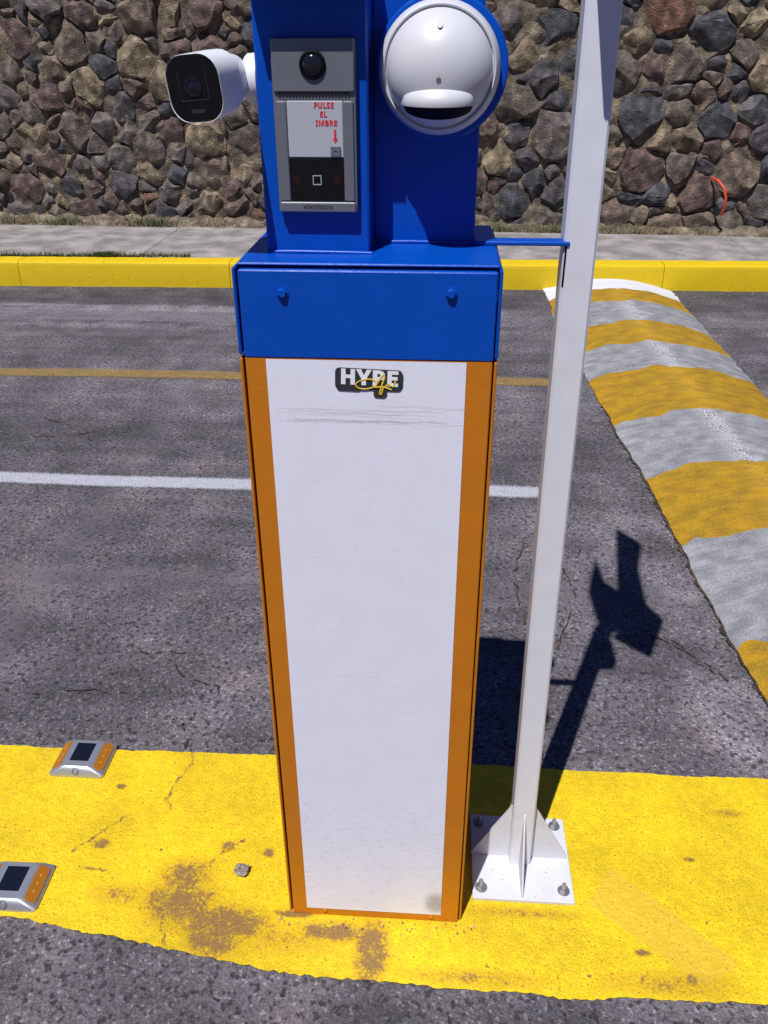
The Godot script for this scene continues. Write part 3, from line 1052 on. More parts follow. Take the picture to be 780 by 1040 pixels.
const W := 0.165
const TOP := 1.283
func build_pedestal() -> void:
	var t := thing("barrier_pedestal", "tall blue, orange and white steel cabinet with blue camera column on top", "cabinet")
	# body behind the front cover
	part("body", bx(Vector3(0.001, 0.584, -0.1555), Vector3(0.343, 1.162, 0.249), 0.003), M.orange, t)
	for s in [-1, 1]:
		part("side_flange", bx(Vector3(0.001 + s * 0.1696, 0.584, -0.020), Vector3(0.0042, 1.160, 0.030), 0.0012), M.orange, t)
		part("top_flange", bx(Vector3(0.001 + s * 0.1697, 1.2255, -0.020), Vector3(0.0044, 0.1150, 0.0304), 0.0012), M.blue, t)
	part("body_top", bx(Vector3(0.001, 1.2255, -0.155), Vector3(0.3435, 0.1165, 0.2500), 0.003), M.blue, t)
	part("cover_core", bx(Vector3(0.002, 0.63, -0.021), Vector3(0.320, 1.24, 0.020), 0.001), M.gap, t)
	# front cover: orange border, white field, blue head
	var oc := part("front_cover", bx(Vector3(0.002, 0.587, -0.005), Vector3(0.328, 1.162, 0.010), 0.0015), M.orange, t)
	var wm := Mb.new()
	var x0 := -0.134; var x1 := 0.132; var y0 := 0.027; var y1 := 1.1655
	for e in [[[0, 0], [1, 0], [1, 1]], [[0, 0], [1, 1], [0, 1]]]:
		var V := []; var U := []
		for q in e:
			V.append(Vector3(lerpf(x0, x1, q[0]), lerpf(y0, y1, q[1]), 0.0012)); U.append(Vector2(q[0], 1 - q[1]))
		wm.tri(V[0], V[2], V[1], U[0], U[2], U[1])
	var wp := part("white_panel", wm.mesh(0), M.panel, t)
	wp.set_meta("label", "white painted field with faint scratches")
	part("blue_band", bx(Vector3(0.002, 1.2245, -0.0045), Vector3(0.3284, 0.1150, 0.0112), 0.0016), M.blue, t)
	for q in [[-0.106, 1.254], [0.109, 1.256]]:
		var b := Mb.new()
		b.lathe([[0.0, 0.0], [0.0085, 0.0], [0.0085, 0.0015], [0.006, 0.0018]], Vector3(q[0], q[1], 0.001), Vector3(0, 0, 1), 16)
		
		var hx := Mb.new()
		hx.prism(hexagon(0.0064, 0.3), 0.0, 0.0052, 0.0014)
		for i in hx.p.size(): hx.p[i] += Vector3(q[0], q[1], 0.0022)
		b.p.append_array(hx.p); b.uv.append_array(hx.uv)
		part("bolt", b.mesh(), M.blue, t)
	for q in [[-0.098, 0.0205], [0.113, 0.0185]]:
		var b := Mb.new()
		b.lathe([[0.0, 0.0], [0.005, 0.0], [0.0048, 0.002], [0.003, 0.0035], [0.0, 0.0038]], Vector3(q[0], q[1], 0.0), Vector3(0, 0, 1), 16)
		part("screw", b.mesh(), M.orange, t)
	# top lip
	part("top_lip", bx(Vector3(0.001, 1.285, -0.148), Vector3(0.336, 0.004, 0.264), 0.0015), M.blue, t)
	# camera column, back sheet, hood
	part("intercom_column", bx(Vector3(-0.0685, 1.4725, -0.1175), Vector3(0.137, 0.371, 0.085), 0.0025), M.blue, t)
	part("back_sheet", bx(Vector3(0.0700, 1.470, -0.1525), Vector3(0.139, 0.366, 0.015), 0.002), M.blue, t)
	var hd := Mb.new()
	hd.loft([PackedVector3Array([Vector3(-0.137, 1.580, -0.160), Vector3(-0.137, 1.580, -0.034), Vector3(-0.137, 1.600, -0.034), Vector3(-0.137, 1.662, -0.075), Vector3(-0.137, 1.662, -0.160)]),
		PackedVector3Array([Vector3(0.000, 1.580, -0.160), Vector3(0.000, 1.580, -0.034), Vector3(0.000, 1.600, -0.034), Vector3(0.000, 1.662, -0.075), Vector3(0.000, 1.662, -0.160)])])
	for i in hd.p.size(): hd.p[i] = Vector3((hd.p[i].x + 0.0685) * 1.004 - 0.0685, hd.p[i].y, hd.p[i].z - (0.001 if hd.p[i].z < -0.1 else 0.0))
	part("hood", hd.mesh(20), M.blue, t)
	# round blue plate behind the turret camera
	var pl := Mb.new()
	pl.lathe([[0.0, 0.0], [0.080, 0.0], [0.0825, 0.002], [0.0825, 0.026], [0.080, 0.028], [0.0, 0.028]], Vector3(0.088, 1.503, -0.145), Vector3(0, 0, 1), 56)
	part("round_plate", pl.mesh(), M.blue, t)
	# weld beads where the column meets the top
	var wb := Mb.new()
	wb.tube([Vector3(-0.137, 1.288, -0.0735), Vector3(-0.10, 1.289, -0.0728), Vector3(-0.05, 1.2885, -0.0735), Vector3(0.003, 1.288, -0.0735)], 0.0028, 8)
	part("weld_bead", wb.mesh(50), M.blue, t)
	wb = Mb.new()
	wb.tube([Vector3(0.004, 1.288, -0.1435), Vector3(0.05, 1.2892, -0.1428), Vector3(0.10, 1.2885, -0.1435), Vector3(0.139, 1.288, -0.1435)], 0.0028, 8)
	part("weld_bead", wb.mesh(50), M.blue, t)
	part("brace_bar", bx(Vector3(0.2045, 1.290, -0.146), Vector3(0.131, 0.006, 0.026), 0.0015), M.blue, t)
	part("bar_tab", bx(Vector3(0.2655, 1.262, -0.146), Vector3(0.003, 0.062, 0.022), 0.0008), M.black, t)
	# sticker
	var st := Node3D.new()
	st.name = "sticker"
	t.add_child(st)
	st.position = Vector3(0.003, 1.1395, 0.0016)
	st.rotation.z = -0.035
	var bk := Mb.new()
	bk.prism(rrect(0.090, 0.030, 0.006), 0.0, 0.0006)
	for q in [[0.016, -0.017, 0.018, 0.016], [0.036, 0.0, 0.02, 0.024], [-0.026, -0.002, 0.034, 0.031]]:
		var e := Mb.new()
		e.prism(rrect(q[2], q[3], 0.005), 0.0, 0.0007)
		for i in e.p.size(): bk.p.append(e.p[i] + Vector3(q[0], q[1], 0))
		bk.uv.append_array(e.uv)
	part("sticker_backing", bk.mesh(20), M.ink, st)
	lettering("lettering", "HYPE", 0.0205, Vector3(0.0, 0.002, 0.0010), M.sticker_white, st, 0.6, 1.12)
	var sc := Mb.new()
	var el := []
	for i in 25:
		var a := TAU * i / 24.0
		el.append(Vector3(-0.003 + cos(a) * 0.014, -0.006 + sin(a) * 0.0068 + cos(a) * 0.002, 0.0015))
	sc.tube(el, 0.0009, 6, 0.5)
	var ff := [Vector3(0.010, -0.008, 0.0015), Vector3(0.016, 0.004, 0.0015), Vector3(0.020, 0.009, 0.0015), Vector3(0.0215, 0.005, 0.0015), Vector3(0.018, -0.006, 0.0015), Vector3(0.015, -0.019, 0.0015), Vector3(0.0175, -0.020, 0.0015), Vector3(0.020, -0.010, 0.0015), Vector3(0.027, -0.004, 0.0015), Vector3(0.033, -0.008, 0.0015), Vector3(0.036, 0.000, 0.0015)]
	sc.tube(ff, 0.0011, 6, 0.5)
	sc.tube([Vector3(0.008, -0.010, 0.0016), Vector3(0.020, -0.0085, 0.0016), Vector3(0.031, -0.012, 0.0016)], 0.0010, 6, 0.5)
	part("script_mark", sc.mesh(50), M.sticker_yellow, st)

func build_intercom() -> void:
	var w := 0.1010; var h := 0.1965
	var t := thing("door_intercom", "grey two-module door intercom with round camera, call button and card reader", "intercom", Vector3(-0.0645, 1.3405, -0.0745))
	# local: x centred, y up from the bottom, z out of the column
	part("housing", pr(shift(rrect(w, h, 0.003), 0, h / 2), 0.0, 0.0105, 0.0012), M.alu, t)
	var z := 0.0105
	part("top_module", pr(shift(rrect(w - 0.003, h * 0.285, 0.002), 0, h * 0.853), z - 0.001, z + 0.0032, 0.001), M.alu, t)
	var l := Mb.new()
	l.lathe([[0.0, 0.0], [0.0160, 0.0], [0.0160, 0.002], [0.0142, 0.0035], [0.0132, 0.0035], [0.0128, 0.0015], [0.0, 0.0012]], Vector3(0, h * 0.855, z + 0.003), Vector3(0, 0, 1), 40)
	var lr := part("lens_ring", l.mesh(), M.black, t)
	var g := Mb.new()
	g.lathe([[0.0, 0.0], [0.0126, 0.0], [0.0116, 0.0024], [0.007, 0.0048], [0.0, 0.0058]], Vector3(0, h * 0.855, z + 0.0042), Vector3(0, 0, 1), 32)
	part("lens", g.mesh(60), M.lens, lr)
	for k in 22:   # speaker slots
		part("speaker_slot", bx(Vector3(-0.042 + k * 0.004, h * 0.692, z + 0.0004), Vector3(0.0016, 0.0060, 0.0018), 0.0002), M.gap, t)
	for s in [-1, 1]:
		part("side_rail", bx(Vector3(s * 0.0410, h * 0.365, z + 0.001), Vector3(0.0130, h * 0.585, 0.0045), 0.0012), M.alu, t)
	part("bottom_rail", bx(Vector3(0, h * 0.036, z + 0.0012), Vector3(w - 0.004, h * 0.062, 0.0050), 0.0012), M.alu, t)
	part("name_plate", bx(Vector3(0, h * 0.497, z + 0.0004), Vector3(0.0685, h * 0.322, 0.0018), 0.0006), M.ivory, t)
	part("card_reader", bx(Vector3(0, h * 0.200, z + 0.0006), Vector3(0.0690, h * 0.262, 0.0022), 0.0008), M.black_gloss, t)
	var fr := Mb.new()   # card mark: a small square outline
	for q in [[0, 0.0052, 0.0110, 0.0011], [0, -0.0052, 0.0110, 0.0011], [-0.0050, 0, 0.0011, 0.0094], [0.0050, 0, 0.0011, 0.0094]]:
		fr.box(Vector3(q[0], h * 0.200 + q[1], z + 0.0019), Vector3(q[2], q[3], 0.0005), 0.0001)
	part("card_mark", fr.mesh(), M.grey_plastic, t)
	for s in [-1, 1]:
		part("indicator_window", bx(Vector3(s * 0.0262, h * 0.198, z + 0.0017), Vector3(0.0075, 0.0085, 0.0004), 0.0001), mat(lin(0.022, 0.002, 0.002), 0.2), t)
	var bt := part("call_button", pr(shift(rrect(0.0125, 0.0125, 0.0015), 0.0245, h * 0.372), z, z + 0.0040, 0.0008), M.alu, t)
	part("bell_mark", bx(Vector3(0.0245, h * 0.374, z + 0.0042), Vector3(0.0050, 0.0012, 0.0004), 0.0001), M.ink, bt)
	var y := 0.634
	for s in ["PULSE", "EL", "IMBRE"]:
		lettering("lettering", s, 0.0062, Vector3([0.0115, 0.0105, 0.0140][int((0.634 - y) / 0.05 + 0.5)], h * y, z + 0.0016), M.red, t, 0.0, 1.0)
		y -= 0.05
	var ar := Mb.new()
	ar.box(Vector3(0.0245, h * 0.470, z + 0.0015), Vector3(0.0028, 0.0110, 0.0005), 0.0001)
	ar.prism(PackedVector2Array([Vector3(0.0245, h * 0.412, 0).x * Vector2.RIGHT + Vector2(0, h * 0.418), Vector2(0.0275, h * 0.445), Vector2(0.0215, h * 0.445)]), z + 0.0012, z + 0.0018)
	part("arrow_mark", ar.mesh(), M.red, t)
	lettering("lettering", "HIKVISION", 0.0034, Vector3(0, h * 0.036, z + 0.0038), M.ink, t, 0.0, 1.15)

func shift(p: PackedVector2Array, x: float, y: float) -> PackedVector2Array:
	var o := PackedVector2Array()
	for q in p: o.append(q + Vector2(x, y))
	return o

func build_cameras() -> void:
	# turret camera on the round plate
	var t := thing("turret_camera", "white round turret camera with hooded lens slot on a blue disc", "camera", Vector3(0.0855, 1.503, -0.117))
	var zt := Vector3(0, 0, 1)
	var b := Mb.new()
	b.lathe([[0.0, 0.0], [0.0735, 0.0], [0.0750, 0.003], [0.0745, 0.012], [0.0725, 0.022], [0.0700, 0.029], [0.0680, 0.0310], [0.0665, 0.0305], [0.0658, 0.027], [0.0, 0.025]], Vector3.ZERO, zt, 72)
	part("base_ring", b.mesh(50), M.dome, t)
	# ball: a sphere cap looking forward and down
	var ball := Mb.new()
	var prof := []
	for i in 25:
		var a := PI / 2 * i / 24.0
		prof.append([0.0650 * cos(a), 0.021 + 0.054 * sin(a)])
	prof.push_front([0.0, 0.020])
	ball.lathe(prof, Vector3.ZERO, zt, 72)
	var bo := part("ball", ball.mesh(60), M.dome, t)
	# finger recess near the top: raised oval rim
	var ov := Mb.new()
	ov.lathe([[0.0, 0.0], [0.0052, 0.0], [0.0050, 0.0012], [0.0036, 0.0016], [0.0, 0.0010]], Vector3(0.0, 0.047, 0.0575), Vector3(0, 0.78, 0.62), 24, Vector2(0.8, 1.6))
	part("finger_notch", ov.mesh(50), M.dome, bo)
	var sc := Mb.new()
	sc.lathe([[0.0, 0.0], [0.0030, 0.0], [0.0030, 0.0008], [0.0012, 0.0010], [0.0, 0.0004]], Vector3(0.0, -0.010, 0.0740), Vector3(0, -0.15, 1), 16)
	part("screw", sc.mesh(40), M.steel, bo)
	# hooded slot: an arched brow over a dark window
	var n := 24
	var brow := Mb.new()
	var rings := []
	for i in n + 1:
		var s := lerpf(-1.0, 1.0, float(i) / n)
		var x := s * 0.0450
		var arch := sqrt(maxf(0.0, 1.0 - s * s))
		var y0 := -0.0365 - 0.0015 * arch
		var zs := 0.021 + 0.054 * sqrt(maxf(0.02, 1.0 - (x * x + y0 * y0) / (0.0650 * 0.0650)))
		var y1 := y0 + 0.0175 * pow(arch, 0.7) + 0.001
		var zs1 := 0.021 + 0.054 * sqrt(maxf(0.02, 1.0 - (x * x + y1 * y1) / (0.0650 * 0.0650)))
		var out := 0.0160 * pow(arch, 0.6)
		rings.append(PackedVector3Array([Vector3(x, y0, zs - 0.006), Vector3(x, y0 - 0.001, zs + out), Vector3(x, y0 + 0.003 * arch, zs + out + 0.001), Vector3(x, lerpf(y0, y1, 0.6), lerpf(zs, zs1, 0.6) + out * 0.72), Vector3(x, y1, zs1 - 0.0005), Vector3(x, y0, zs - 0.008)]))
	brow.loft(rings)
	part("brow", brow.mesh(50), M.dome, bo)
	var wn := Mb.new()
	rings = []
	for i in n + 1:
		var s := lerpf(-1.0, 1.0, float(i) / n)
		var x := s * 0.0428
		var arch := sqrt(maxf(0.0, 1.0 - s * s))
		var ya := -0.0365 - 0.0020 * arch
		var yb := ya - 0.0150 * pow(arch, 0.75) - 0.0004
		var za := 0.021 + 0.054 * sqrt(maxf(0.02, 1.0 - (x * x + ya * ya) / (0.0650 * 0.0650)))
		var zb := 0.021 + 0.054 * sqrt(maxf(0.02, 1.0 - (x * x + yb * yb) / (0.0650 * 0.0650)))
		rings.append(PackedVector3Array([Vector3(x, ya, za - 0.006), Vector3(x, ya, za + 0.0034), Vector3(x, yb, zb + 0.0030), Vector3(x, yb, zb - 0.006)]))
	wn.loft(rings)
	part("lens_window", wn.mesh(50), M.black, bo)

	# bullet camera on a side arm
	var c := thing("bullet_camera", "white bullet camera with black square face on the column's side", "camera", Vector3(-0.137, 1.492, -0.105))
	var base := Mb.new()
	base.lathe([[0.0, 0.0], [0.0285, 0.0], [0.0290, 0.003], [0.0282, 0.013], [0.0250, 0.0165], [0.0, 0.0170]], Vector3(-0.0005, 0, 0), Vector3(-1, 0, 0), 36)
	part("wall_base", base.mesh(45), M.white_plastic, c)
	var arm := Mb.new()
	arm.tube([Vector3(-0.012, 0, 0), Vector3(-0.024, 0, 0.001), Vector3(-0.040, 0.0, 0.006)], [0.018, 0.0175, 0.017], 20)
	part("arm", arm.mesh(50), M.white_plastic, c)
	var ax := Transform3D(Basis.from_euler(Vector3(0.08, -0.22, 0.08)).scaled(Vector3.ONE * 0.93), Vector3(-0.0545, -0.006, 0.108))
	# body: local -z is the back
	var bm := Mb.new()
	var secs := [[-0.118, 0.026, 0.028, 0.012], [-0.115, 0.040, 0.044, 0.019], [-0.104, 0.050, 0.056, 0.022], [-0.08, 0.058, 0.064, 0.026], [-0.04, 0.066, 0.071, 0.026], [-0.004, 0.0700, 0.0755, 0.025]]
	var rg := []
	for s in secs:
		var g := PackedVector3Array()
		for q in rrect(s[1], s[2], s[3]): g.append(ax * Vector3(q.x, q.y, s[0]))
		rg.append(g)
	bm.loft(rg)
	part("body", bm.mesh(40), M.white_plastic, c)
	var vis := Mb.new()   # sun shield shell round the front
	rg = []
	for s in [[-0.060, 0.0690, 0.0745, 0.026], [0.001, 0.0738, 0.0762, 0.026], [0.0028, 0.0730, 0.0754, 0.0255], [0.0024, 0.0718, 0.0742, 0.025], [-0.002, 0.0712, 0.0736, 0.025]]:
		var g := PackedVector3Array()
		for q in rrect(s[1], s[2], s[3]): g.append(ax * Vector3(q.x, q.y, s[0]))
		rg.append(g)
	vis.loft(rg)
	part("shield", vis.mesh(40), M.white_plastic, c)
	var fp := Mb.new()
	rg = []
	for s in [[-0.003, 0.0715, 0.0738], [0.0022, 0.0714, 0.0737], [0.0034, 0.0690, 0.0713]]:
		var g := PackedVector3Array()
		for q in rrect(s[1], s[2], 0.025): g.append(ax * Vector3(q.x, q.y, s[0]))
		rg.append(g)
	fp.loft(rg)
	var face := part("face_plate", fp.mesh(40), M.black_gloss, c)
	var ln := Mb.new()
	ln.lathe([[0.0, 0.0], [0.0105, 0.0], [0.0105, 0.0015], [0.0085, 0.0022], [0.0078, 0.0012], [0.0, 0.0035]], ax * Vector3(0, 0.002, 0.0030), ax.basis.z, 28)
	part("lens", ln.mesh(50), M.lens, face)
	var gl := Mb.new()
	for q in [[0.0, -0.0125, 0.038, 0.0010], [0.0, -0.0250, 0.019, 0.0040], [0.019, 0.004, 0.0008, 0.032], [-0.019, 0.004, 0.0008, 0.032]]:
		var e := Mb.new()
		e.box(Vector3(q[0], q[1], 0.0032), Vector3(q[2], q[3], 0.0008), 0.0002)
		for i in e.p.size(): gl.p.append(ax * e.p[i])
		gl.uv.append_array(e.uv)
	part("window_frame", gl.mesh(), mat(lin(0.028, 0.028, 0.036), 0.2), face)

# ---------------------------------------------------------------- white post
func build_post() -> void:
	var t := thing("steel_post", "white square steel post on a bolted base plate with gussets", "post", Vector3(0.298, 0, -0.158))
	var h := 0.0225
	var lean := func(y: float) -> float: return -0.0105 * y
	var m := Mb.new()
	var rings := []
	var b := 0.0035
	for y in [0.012, 0.4, 0.8, 1.2, 1.6, 1.80]:
		var x: float = lean.call(y)
		rings.append(PackedVector3Array([Vector3(x + h, y, h - b), Vector3(x + h - b, y, h), Vector3(x - h + b, y, h), Vector3(x - h, y, h - b), Vector3(x - h, y, -h + b), Vector3(x - h + b, y, -h), Vector3(x + h - b, y, -h), Vector3(x + h, y, -h + b)]))
	m.loft(rings)
	part("tube", m.mesh(20), M.white, t)
	var bp := Mb.new()
	bp.box(Vector3(0.002, 0.010, 0.001), Vector3(0.206, 0.009, 0.210), 0.0012)
	part("base_plate", bp.mesh(), M.chipped, t)
	# fins
	var th := 0.0035
	for k in 4:
		var f := Mb.new()
		var r0 := h - 0.002
		var r1 := 0.101
		f.prism(PackedVector2Array([Vector2(r0, 0.0146), Vector2(r1, 0.0146), Vector2(r1, 0.022), Vector2(r0 + 0.004, 0.166), Vector2(r0, 0.166)]), -th / 2, th / 2)
		var a: float = [0.0, PI / 2, PI, -PI / 2][k]
		for i in f.p.size(): f.p[i] = f.p[i].rotated(Vector3.UP, a) + Vector3(-0.001, 0, 0)
		part("gusset", f.mesh(20), M.chipped, t)
	for q in [[-0.083, 0.082], [0.085, 0.080], [0.083, -0.082], [-0.083, -0.082]]:
		var at := Vector3(q[0], 0.0145, q[1])
		var w := Mb.new()
		w.lathe([[0.0, 0.0], [0.0125, 0.0], [0.0125, 0.0018], [0.006, 0.002]], at, Vector3.UP, 24)
		var ws := part("anchor_bolt", w.mesh(), M.steel, t)
		var nt := Mb.new()
		nt.lathe([[0.0, 0.0], [0.0092, 0.0], [0.0095, 0.001], [0.0095, 0.0065], [0.0082, 0.0078], [0.004, 0.008]], at + Vector3(0, 0.002, 0), Vector3.UP, 6)
		part("nut", nt.mesh(20), M.steel, ws)
		var sd := Mb.new()
		var tilt := Vector3(rng.randf_range(-0.08, 0.08), 1, rng.randf_range(-0.08, 0.08))
		var pf := [[0.0, 0.0]]
		for i in 9:
			pf.append([0.0046 if i % 2 == 0 else 0.0041, 0.008 + i * 0.0015])
		pf.append([0.0034, 0.022]); pf.append([0.0, 0.0222])
		sd.lathe(pf, at, tilt, 14)
		part("stud", sd.mesh(30), M.chrome, ws)
	# arm rest above the frame: forward tab, side box and a leaning fork
	var xt: float = lean.call(1.7)
	part("rest_tab", bx(Vector3(xt, 1.700, h + 0.050), Vector3(0.046, 0.090, 0.098), 0.002), M.white, t)
	# fork plates lean back over the lane; outline traced in x (world offset) and height
	var slope := 0.5
	for poly in [[[0.03, 1.75], [-0.02, 1.74], [-0.067, 1.955], [-0.052, 2.175], [-0.016, 2.015], [0.020, 1.978]], [[0.0, 1.76], [0.024, 1.978], [0.012, 2.386], [0.102, 2.27], [0.092, 2.11], [0.115, 1.905], [0.10, 1.77]], [[0.017, 1.72], [0.124, 1.63], [0.165, 1.816], [0.115, 1.90]]]:
		var f := Mb.new()
		var g := [PackedVector3Array(), PackedVector3Array()]
		for q in poly:
			var zz: float = -(q[1] - 1.72) * slope
			g[0].append(Vector3(q[0], q[1], zz - 0.005)); g[1].append(Vector3(q[0], q[1], zz + 0.005))
		f.loft(g)
		part("fork_plate", f.mesh(20), M.white, t)

# ---------------------------------------------------------------- small things
func build_studs() -> void:
	var t := thing("road_stud", "solar road stud with amber reflectors where the yellow strip meets the lane", "road stud", Vector3(-0.738, 0.006, -0.374), "solar road studs on the yellow strip")
	var hx := 0.066; var hz := 0.055; var H := 0.024
	# cast body: faces slope in on the two reflector sides, steep on the others, with a finger scoop
	var m := Mb.new()
	var rings := []
	for s in [[0.0, 1.0, 1.0, 0.008], [0.005, 1.0, 1.0, 0.008], [0.0075, 0.96, 0.97, 0.008], [0.014, 0.80, 0.93, 0.007], [0.021, 0.60, 0.84, 0.007], [H, 0.52, 0.76, 0.006]]:
		var g := PackedVector3Array()
		for q in rrect(hx * 2 * s[1], hz * 2 * s[2], s[3], 5): g.append(Vector3(q.x, s[0], q.y))
		rings.append(g)
	m.loft(rings)
	var body := part("body", m.mesh(34), M.chrome, t)
	part("solar_panel", bx(Vector3(0, H - 0.0002, -0.004), Vector3(0.046, 0.0016, 0.058), 0.0005), M.solar, t)
	var sp := Mb.new()
	sp.lathe([[0.0, 0.0], [0.0085, 0.0], [0.0085, 0.0022], [0.0068, 0.0022], [0.0062, 0.0008], [0.0, 0.0004]], Vector3(0, 0.0150, hz * 0.905), Vector3(0, 0.62, 0.78), 20)
	part("scoop", sp.mesh(30), mat(lin(0.20, 0.20, 0.21), 0.5, 0.7), body)
	for s in [-1, 1]:
		var a := Vector3(s * hx * 0.90, 0.0100, 0); var b := Vector3(s * hx * 0.63, 0.0203, 0)
		var up := Vector3(s * (b.y - a.y), absf(a.x - b.x), 0).normalized()
		var r := Mb.new()
		var g0 := PackedVector3Array(); var g1 := PackedVector3Array()
		var dir := (b - a).normalized()
		var c := (a + b) / 2
		for q in rrect(a.distance_to(b) * 1.25, hz * 1.56, 0.008, 5):
			g0.append(c + dir * q.x + Vector3(0, 0, q.y) - up * 0.003)
			g1.append(c + dir * q.x * 0.96 + Vector3(0, 0, q.y * 0.97) + up * 0.0016)
		r.loft([g0, g1])
		var rf := part("reflector", r.mesh(20), M.amber, t)
		for k in 3:
			var ld := Mb.new()
			ld.lathe([[0.0, 0.0], [0.0030, 0.0], [0.0026, 0.0010], [0.0, 0.0016]], c + Vector3(0, 0, (k - 1) * 0.019) + up * 0.0014, up, 12)
			part("light_cell", ld.mesh(50), M.amber_light, rf)
	var u := t.duplicate()
	u.name = numbered("road_stud")
	add_child(u)
	u.position = Vector3(-0.748, 0.006, -0.020)
	u.rotation.y = 0.02
	u.set_meta("label", "solar road stud with amber reflectors on the strip's edge away from the lane")
	# loose lump of concrete
	var p := Mb.new()
	var nn := noise(30.0, 301, FastNoiseLite.TYPE_SIMPLEX_SMOOTH, 3)
	var rg := []
	for j in 9:
		var g := PackedVector3Array()
		for i in 14:
			var d := Vector3.UP.rotated(Vector3.RIGHT, PI * (j + 0.02) / 8.05).rotated(Vector3.UP, TAU * i / 14)
			g.append(d * Vector3(0.0145, 0.011, 0.012) * (1.0 + nn.get_noise_3dv(d * 0.07) * 0.9) + Vector3(0, 0.0095, 0))
		rg.append(g)
	p.loft(rg)
	var pm := rough_mat(lin(0.46, 0.43, 0.40), T.concrete, T.stone_h, 12.0, 0.3)
	tag(part("pebble", p.mesh(25), pm, self, Vector3(-0.286, 0.0055, -0.085)), "small grey lump of concrete lying on the yellow strip", "pebble")
	# red conduit end poking out of the wall
	var cd := Mb.new()
	var zc := wall_z(2.25) + 0.12
	cd.tube([Vector3(2.20, 0.585, zc - 0.10), Vector3(2.225, 0.575, zc - 0.01), Vector3(2.262, 0.53, zc + 0.045), Vector3(2.285, 0.46, zc + 0.06), Vector3(2.290, 0.39, zc + 0.05), Vector3(2.283, 0.33, zc + 0.02)], 0.0115, 10)
	tag(part("conduit", cd.mesh(50), M.conduit, self), "bent red plastic conduit sticking out of the stone wall", "conduit")

func blade() -> ArrayMesh:
	var m := Mb.new()
	var w := 0.5
	var pts := [[Vector3(-w, 0, 0), Vector3(w, 0, 0)], [Vector3(-w * 0.7, 0.5, 0.12), Vector3(w * 0.7, 0.5, 0.12)]]
	m.tri(pts[0][0], pts[0][1], pts[1][1]); m.tri(pts[0][0], pts[1][1], pts[1][0]); m.tri(pts[1][0], pts[1][1], Vector3(0, 1, 0.42))
	return m.mesh(0)

func grass(called: String, label: String, n: int, where: Callable, cols: Array, h0: float, h1: float) -> void:
	var mm := MultiMesh.new()
	mm.transform_format = MultiMesh.TRANSFORM_3D
	mm.use_colors = true
	mm.mesh = blade()
	mm.instance_count = n
	for i in n:
		var at: Vector3 = where.call()
		var h := rng.randf_range(h0, h1)
		var b := Basis.from_euler(Vector3(rng.randf_range(-0.7, 0.7), rng.randf() * TAU, rng.randf_range(-0.6, 0.6)))
		b = b * Basis.from_scale(Vector3(rng.randf_range(0.003, 0.007), h, h))
		mm.set_instance_transform(i, Transform3D(b, at))
		var c: Array = cols[rng.randi() % cols.size()]
		var k := rng.randf_range(0.75, 1.25)
		mm.set_instance_color(i, Color(c[0] * k, c[1] * k, c[2] * k))
	var o := MultiMeshInstance3D.new()
	o.multimesh = mm
	o.name = called
	var m := mat(Color.WHITE, 0.8)
	m.vertex_color_use_as_albedo = true
	o.material_override = m
	add_child(o)
	tag(o, label, "grass")
	o.set_meta("kind", "stuff")

func build_plants() -> void:
	var clump := noise(1.3, 401, FastNoiseLite.TYPE_SIMPLEX_SMOOTH, 2)
	grass("dry_grass", "short dry straw and sparse weeds along the foot of the wall", 7000, func() -> Vector3:
		var x := 0.0
		for t in 6:
			x = rng.randf_range(-4.6, 3.8)
			if clump.get_noise_1d(x * 2.0) > rng.randf_range(-0.5, 0.35): break
		var z := pave_z(x) - 0.02 - absf(rng.randfn(0.0, 0.075))
		return Vector3(x, soil_y(x, z) - 0.004, z), [[0.26, 0.19, 0.10], [0.20, 0.15, 0.09], [0.30, 0.23, 0.13], [0.13, 0.14, 0.05], [0.16, 0.12, 0.08]], 0.015, 0.06)
	grass("kerb_grass", "low green weeds growing in the joint behind the kerb", 4200, func() -> Vector3:
		var x := rng.randf_range(-4.4, -1.72)
		if rng.randf() < 0.3: x = rng.randfn(-2.35, 0.05)
		var z := kerb_z(x) - 0.155 - rng.randf() * 0.035
		return Vector3(x, 0.165, z), [[0.055, 0.085, 0.022], [0.07, 0.10, 0.03], [0.04, 0.06, 0.02]], 0.018, 0.055)
	grass("wall_weeds", "green weeds against the wall beyond the kerb weeds", 900, func() -> Vector3:
		var x := rng.randfn([-3.15, -2.35, 1.0, 0.55][rng.randi() % 4], 0.10)
		var z := wall_z(x) + 0.10 + rng.randf() * 0.08
		return Vector3(x, soil_y(x, z) - 0.004, z), [[0.07, 0.10, 0.03], [0.10, 0.12, 0.045]], 0.03, 0.09)

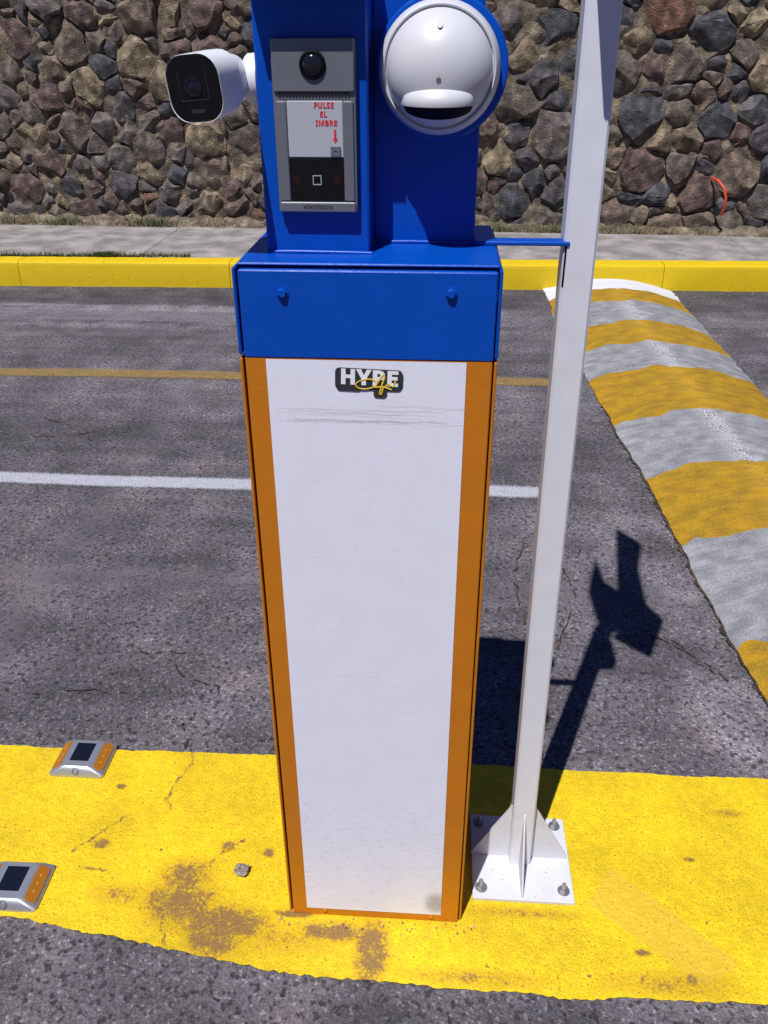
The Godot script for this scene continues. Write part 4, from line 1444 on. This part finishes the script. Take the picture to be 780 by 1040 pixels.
func build_grit() -> void:
	var st := Mb.new()
	var rings := []
	for lv in [[-0.5, 0.6], [0.0, 1.0], [0.45, 0.7]]:
		var g := PackedVector3Array()
		for i in 6:
			g.append(Vector3(cos(TAU * i / 6) * lv[1] * rng.randf_range(0.75, 1.1), lv[0], sin(TAU * i / 6) * lv[1] * rng.randf_range(0.6, 1.0)))
		rings.append(g)
	st.loft(rings)
	var mm := MultiMesh.new()
	mm.transform_format = MultiMesh.TRANSFORM_3D
	mm.use_colors = true
	mm.mesh = st.mesh(20)
	var n := 2400
	mm.instance_count = n
	for i in n:
		var f := rng.randf()
		var x := 0.0; var z := 0.0; var y := 0.003
		if f < 0.30:      # gutter along the kerb
			x = rng.randf_range(-4.0, 3.2); z = kerb_z(x) + 0.03 + absf(rng.randfn(0.0, 0.06))
			if x > 0.8 and x < 1.75: x += 1.0
		elif f < 0.50:    # along the lane side of the strip
			x = rng.randf_range(-1.6, 0.9); z = -0.43 - absf(rng.randfn(0.0, 0.10))
		elif f < 0.515:    # round the foot of the cabinet and the base plate
			x = rng.randf_range(-0.2, 0.2); z = 0.006 + absf(rng.randfn(0.0, 0.02)); y = 0.0075
		elif f < 0.80:    # against the speed bump
			z = rng.randf_range(-2.6, -0.6); x = bump_left(z) - 0.006 - absf(rng.randfn(0.0, 0.03)); y = 0.004
		else:
			x = rng.randf_range(-2.4, 0.85); z = rng.randf_range(-3.5, -0.44)
		var r := rng.randf_range(0.0012, 0.0034) * (1.5 if f < 0.30 else 1.0)
		var b := Basis.from_euler(Vector3(rng.randf() * 0.6, rng.randf() * TAU, rng.randf() * 0.6)) * Basis.from_scale(Vector3(r, r * 0.8, r))
		mm.set_instance_transform(i, Transform3D(b, Vector3(x, road_y(x, z) + y + r * 0.2, z)))
		var k := rng.randf_range(0.6, 1.4)
		var c: Array = [[0.22, 0.19, 0.16], [0.14, 0.12, 0.11], [0.30, 0.27, 0.23]][rng.randi() % 3]
		mm.set_instance_color(i, Color(c[0] * k, c[1] * k, c[2] * k))
	var o := MultiMeshInstance3D.new()
	o.multimesh = mm
	o.name = "grit"
	var m := mat(Color.WHITE, 0.9)
	m.vertex_color_use_as_albedo = true
	o.material_override = m
	add_child(o)
	tag(o, "loose grit scattered over the asphalt and in the gutter", "gravel")
	o.set_meta("kind", "stuff")

# ---------------------------------------------------------------- all
func _ready() -> void:
	rng.seed = 7
	var cam := Camera3D.new()
	cam.name = "camera"
	add_child(cam)
	cam.position = Vector3(0.0949, 1.5329, 1.0565)
	cam.rotation_degrees = Vector3(-29.374, 3.909, -0.213)
	cam.fov = 62.91
	cam.far = 900.0
	cam.near = 0.02
	cam.current = true
	var we := WorldEnvironment.new()
	we.name = "world"
	var env := Environment.new()
	env.background_mode = Environment.BG_SKY
	var sky := Sky.new()
	var sm := ProceduralSkyMaterial.new()
	sm.sky_top_color = Color(0.15, 0.29, 0.56)
	sm.sky_horizon_color = Color(0.36, 0.48, 0.68)
	sm.sky_curve = 0.14
	sm.ground_bottom_color = Color(0.30, 0.28, 0.27)
	sm.ground_horizon_color = Color(0.45, 0.44, 0.43)
	sky.sky_material = sm
	env.sky = sky
	env.background_energy_multiplier = 0.66
	env.tonemap_mode = Environment.TONE_MAPPER_LINEAR
	env.tonemap_exposure = 1.08
	env.sdfgi_enabled = true
	env.ssao_enabled = true
	env.ssil_enabled = true
	we.environment = env
	add_child(we)
	var sun := DirectionalLight3D.new()
	sun.name = "sun"
	add_child(sun)
	sun.look_at_from_position(Vector3.ZERO, Vector3(0.185, -1.0, -0.462), Vector3.UP)
	sun.light_energy = 1.5
	sun.light_angular_distance = 0.5
	sun.light_color = Color(1.0, 0.995, 0.99)
	sun.shadow_enabled = true

	make_textures()
	make_materials()
	build_ground()
	build_pavement()
	build_wall()
	build_bump()
	build_pedestal()
	build_post()
	build_intercom()
	build_cameras()
	build_studs()
	build_plants()
	build_grit()
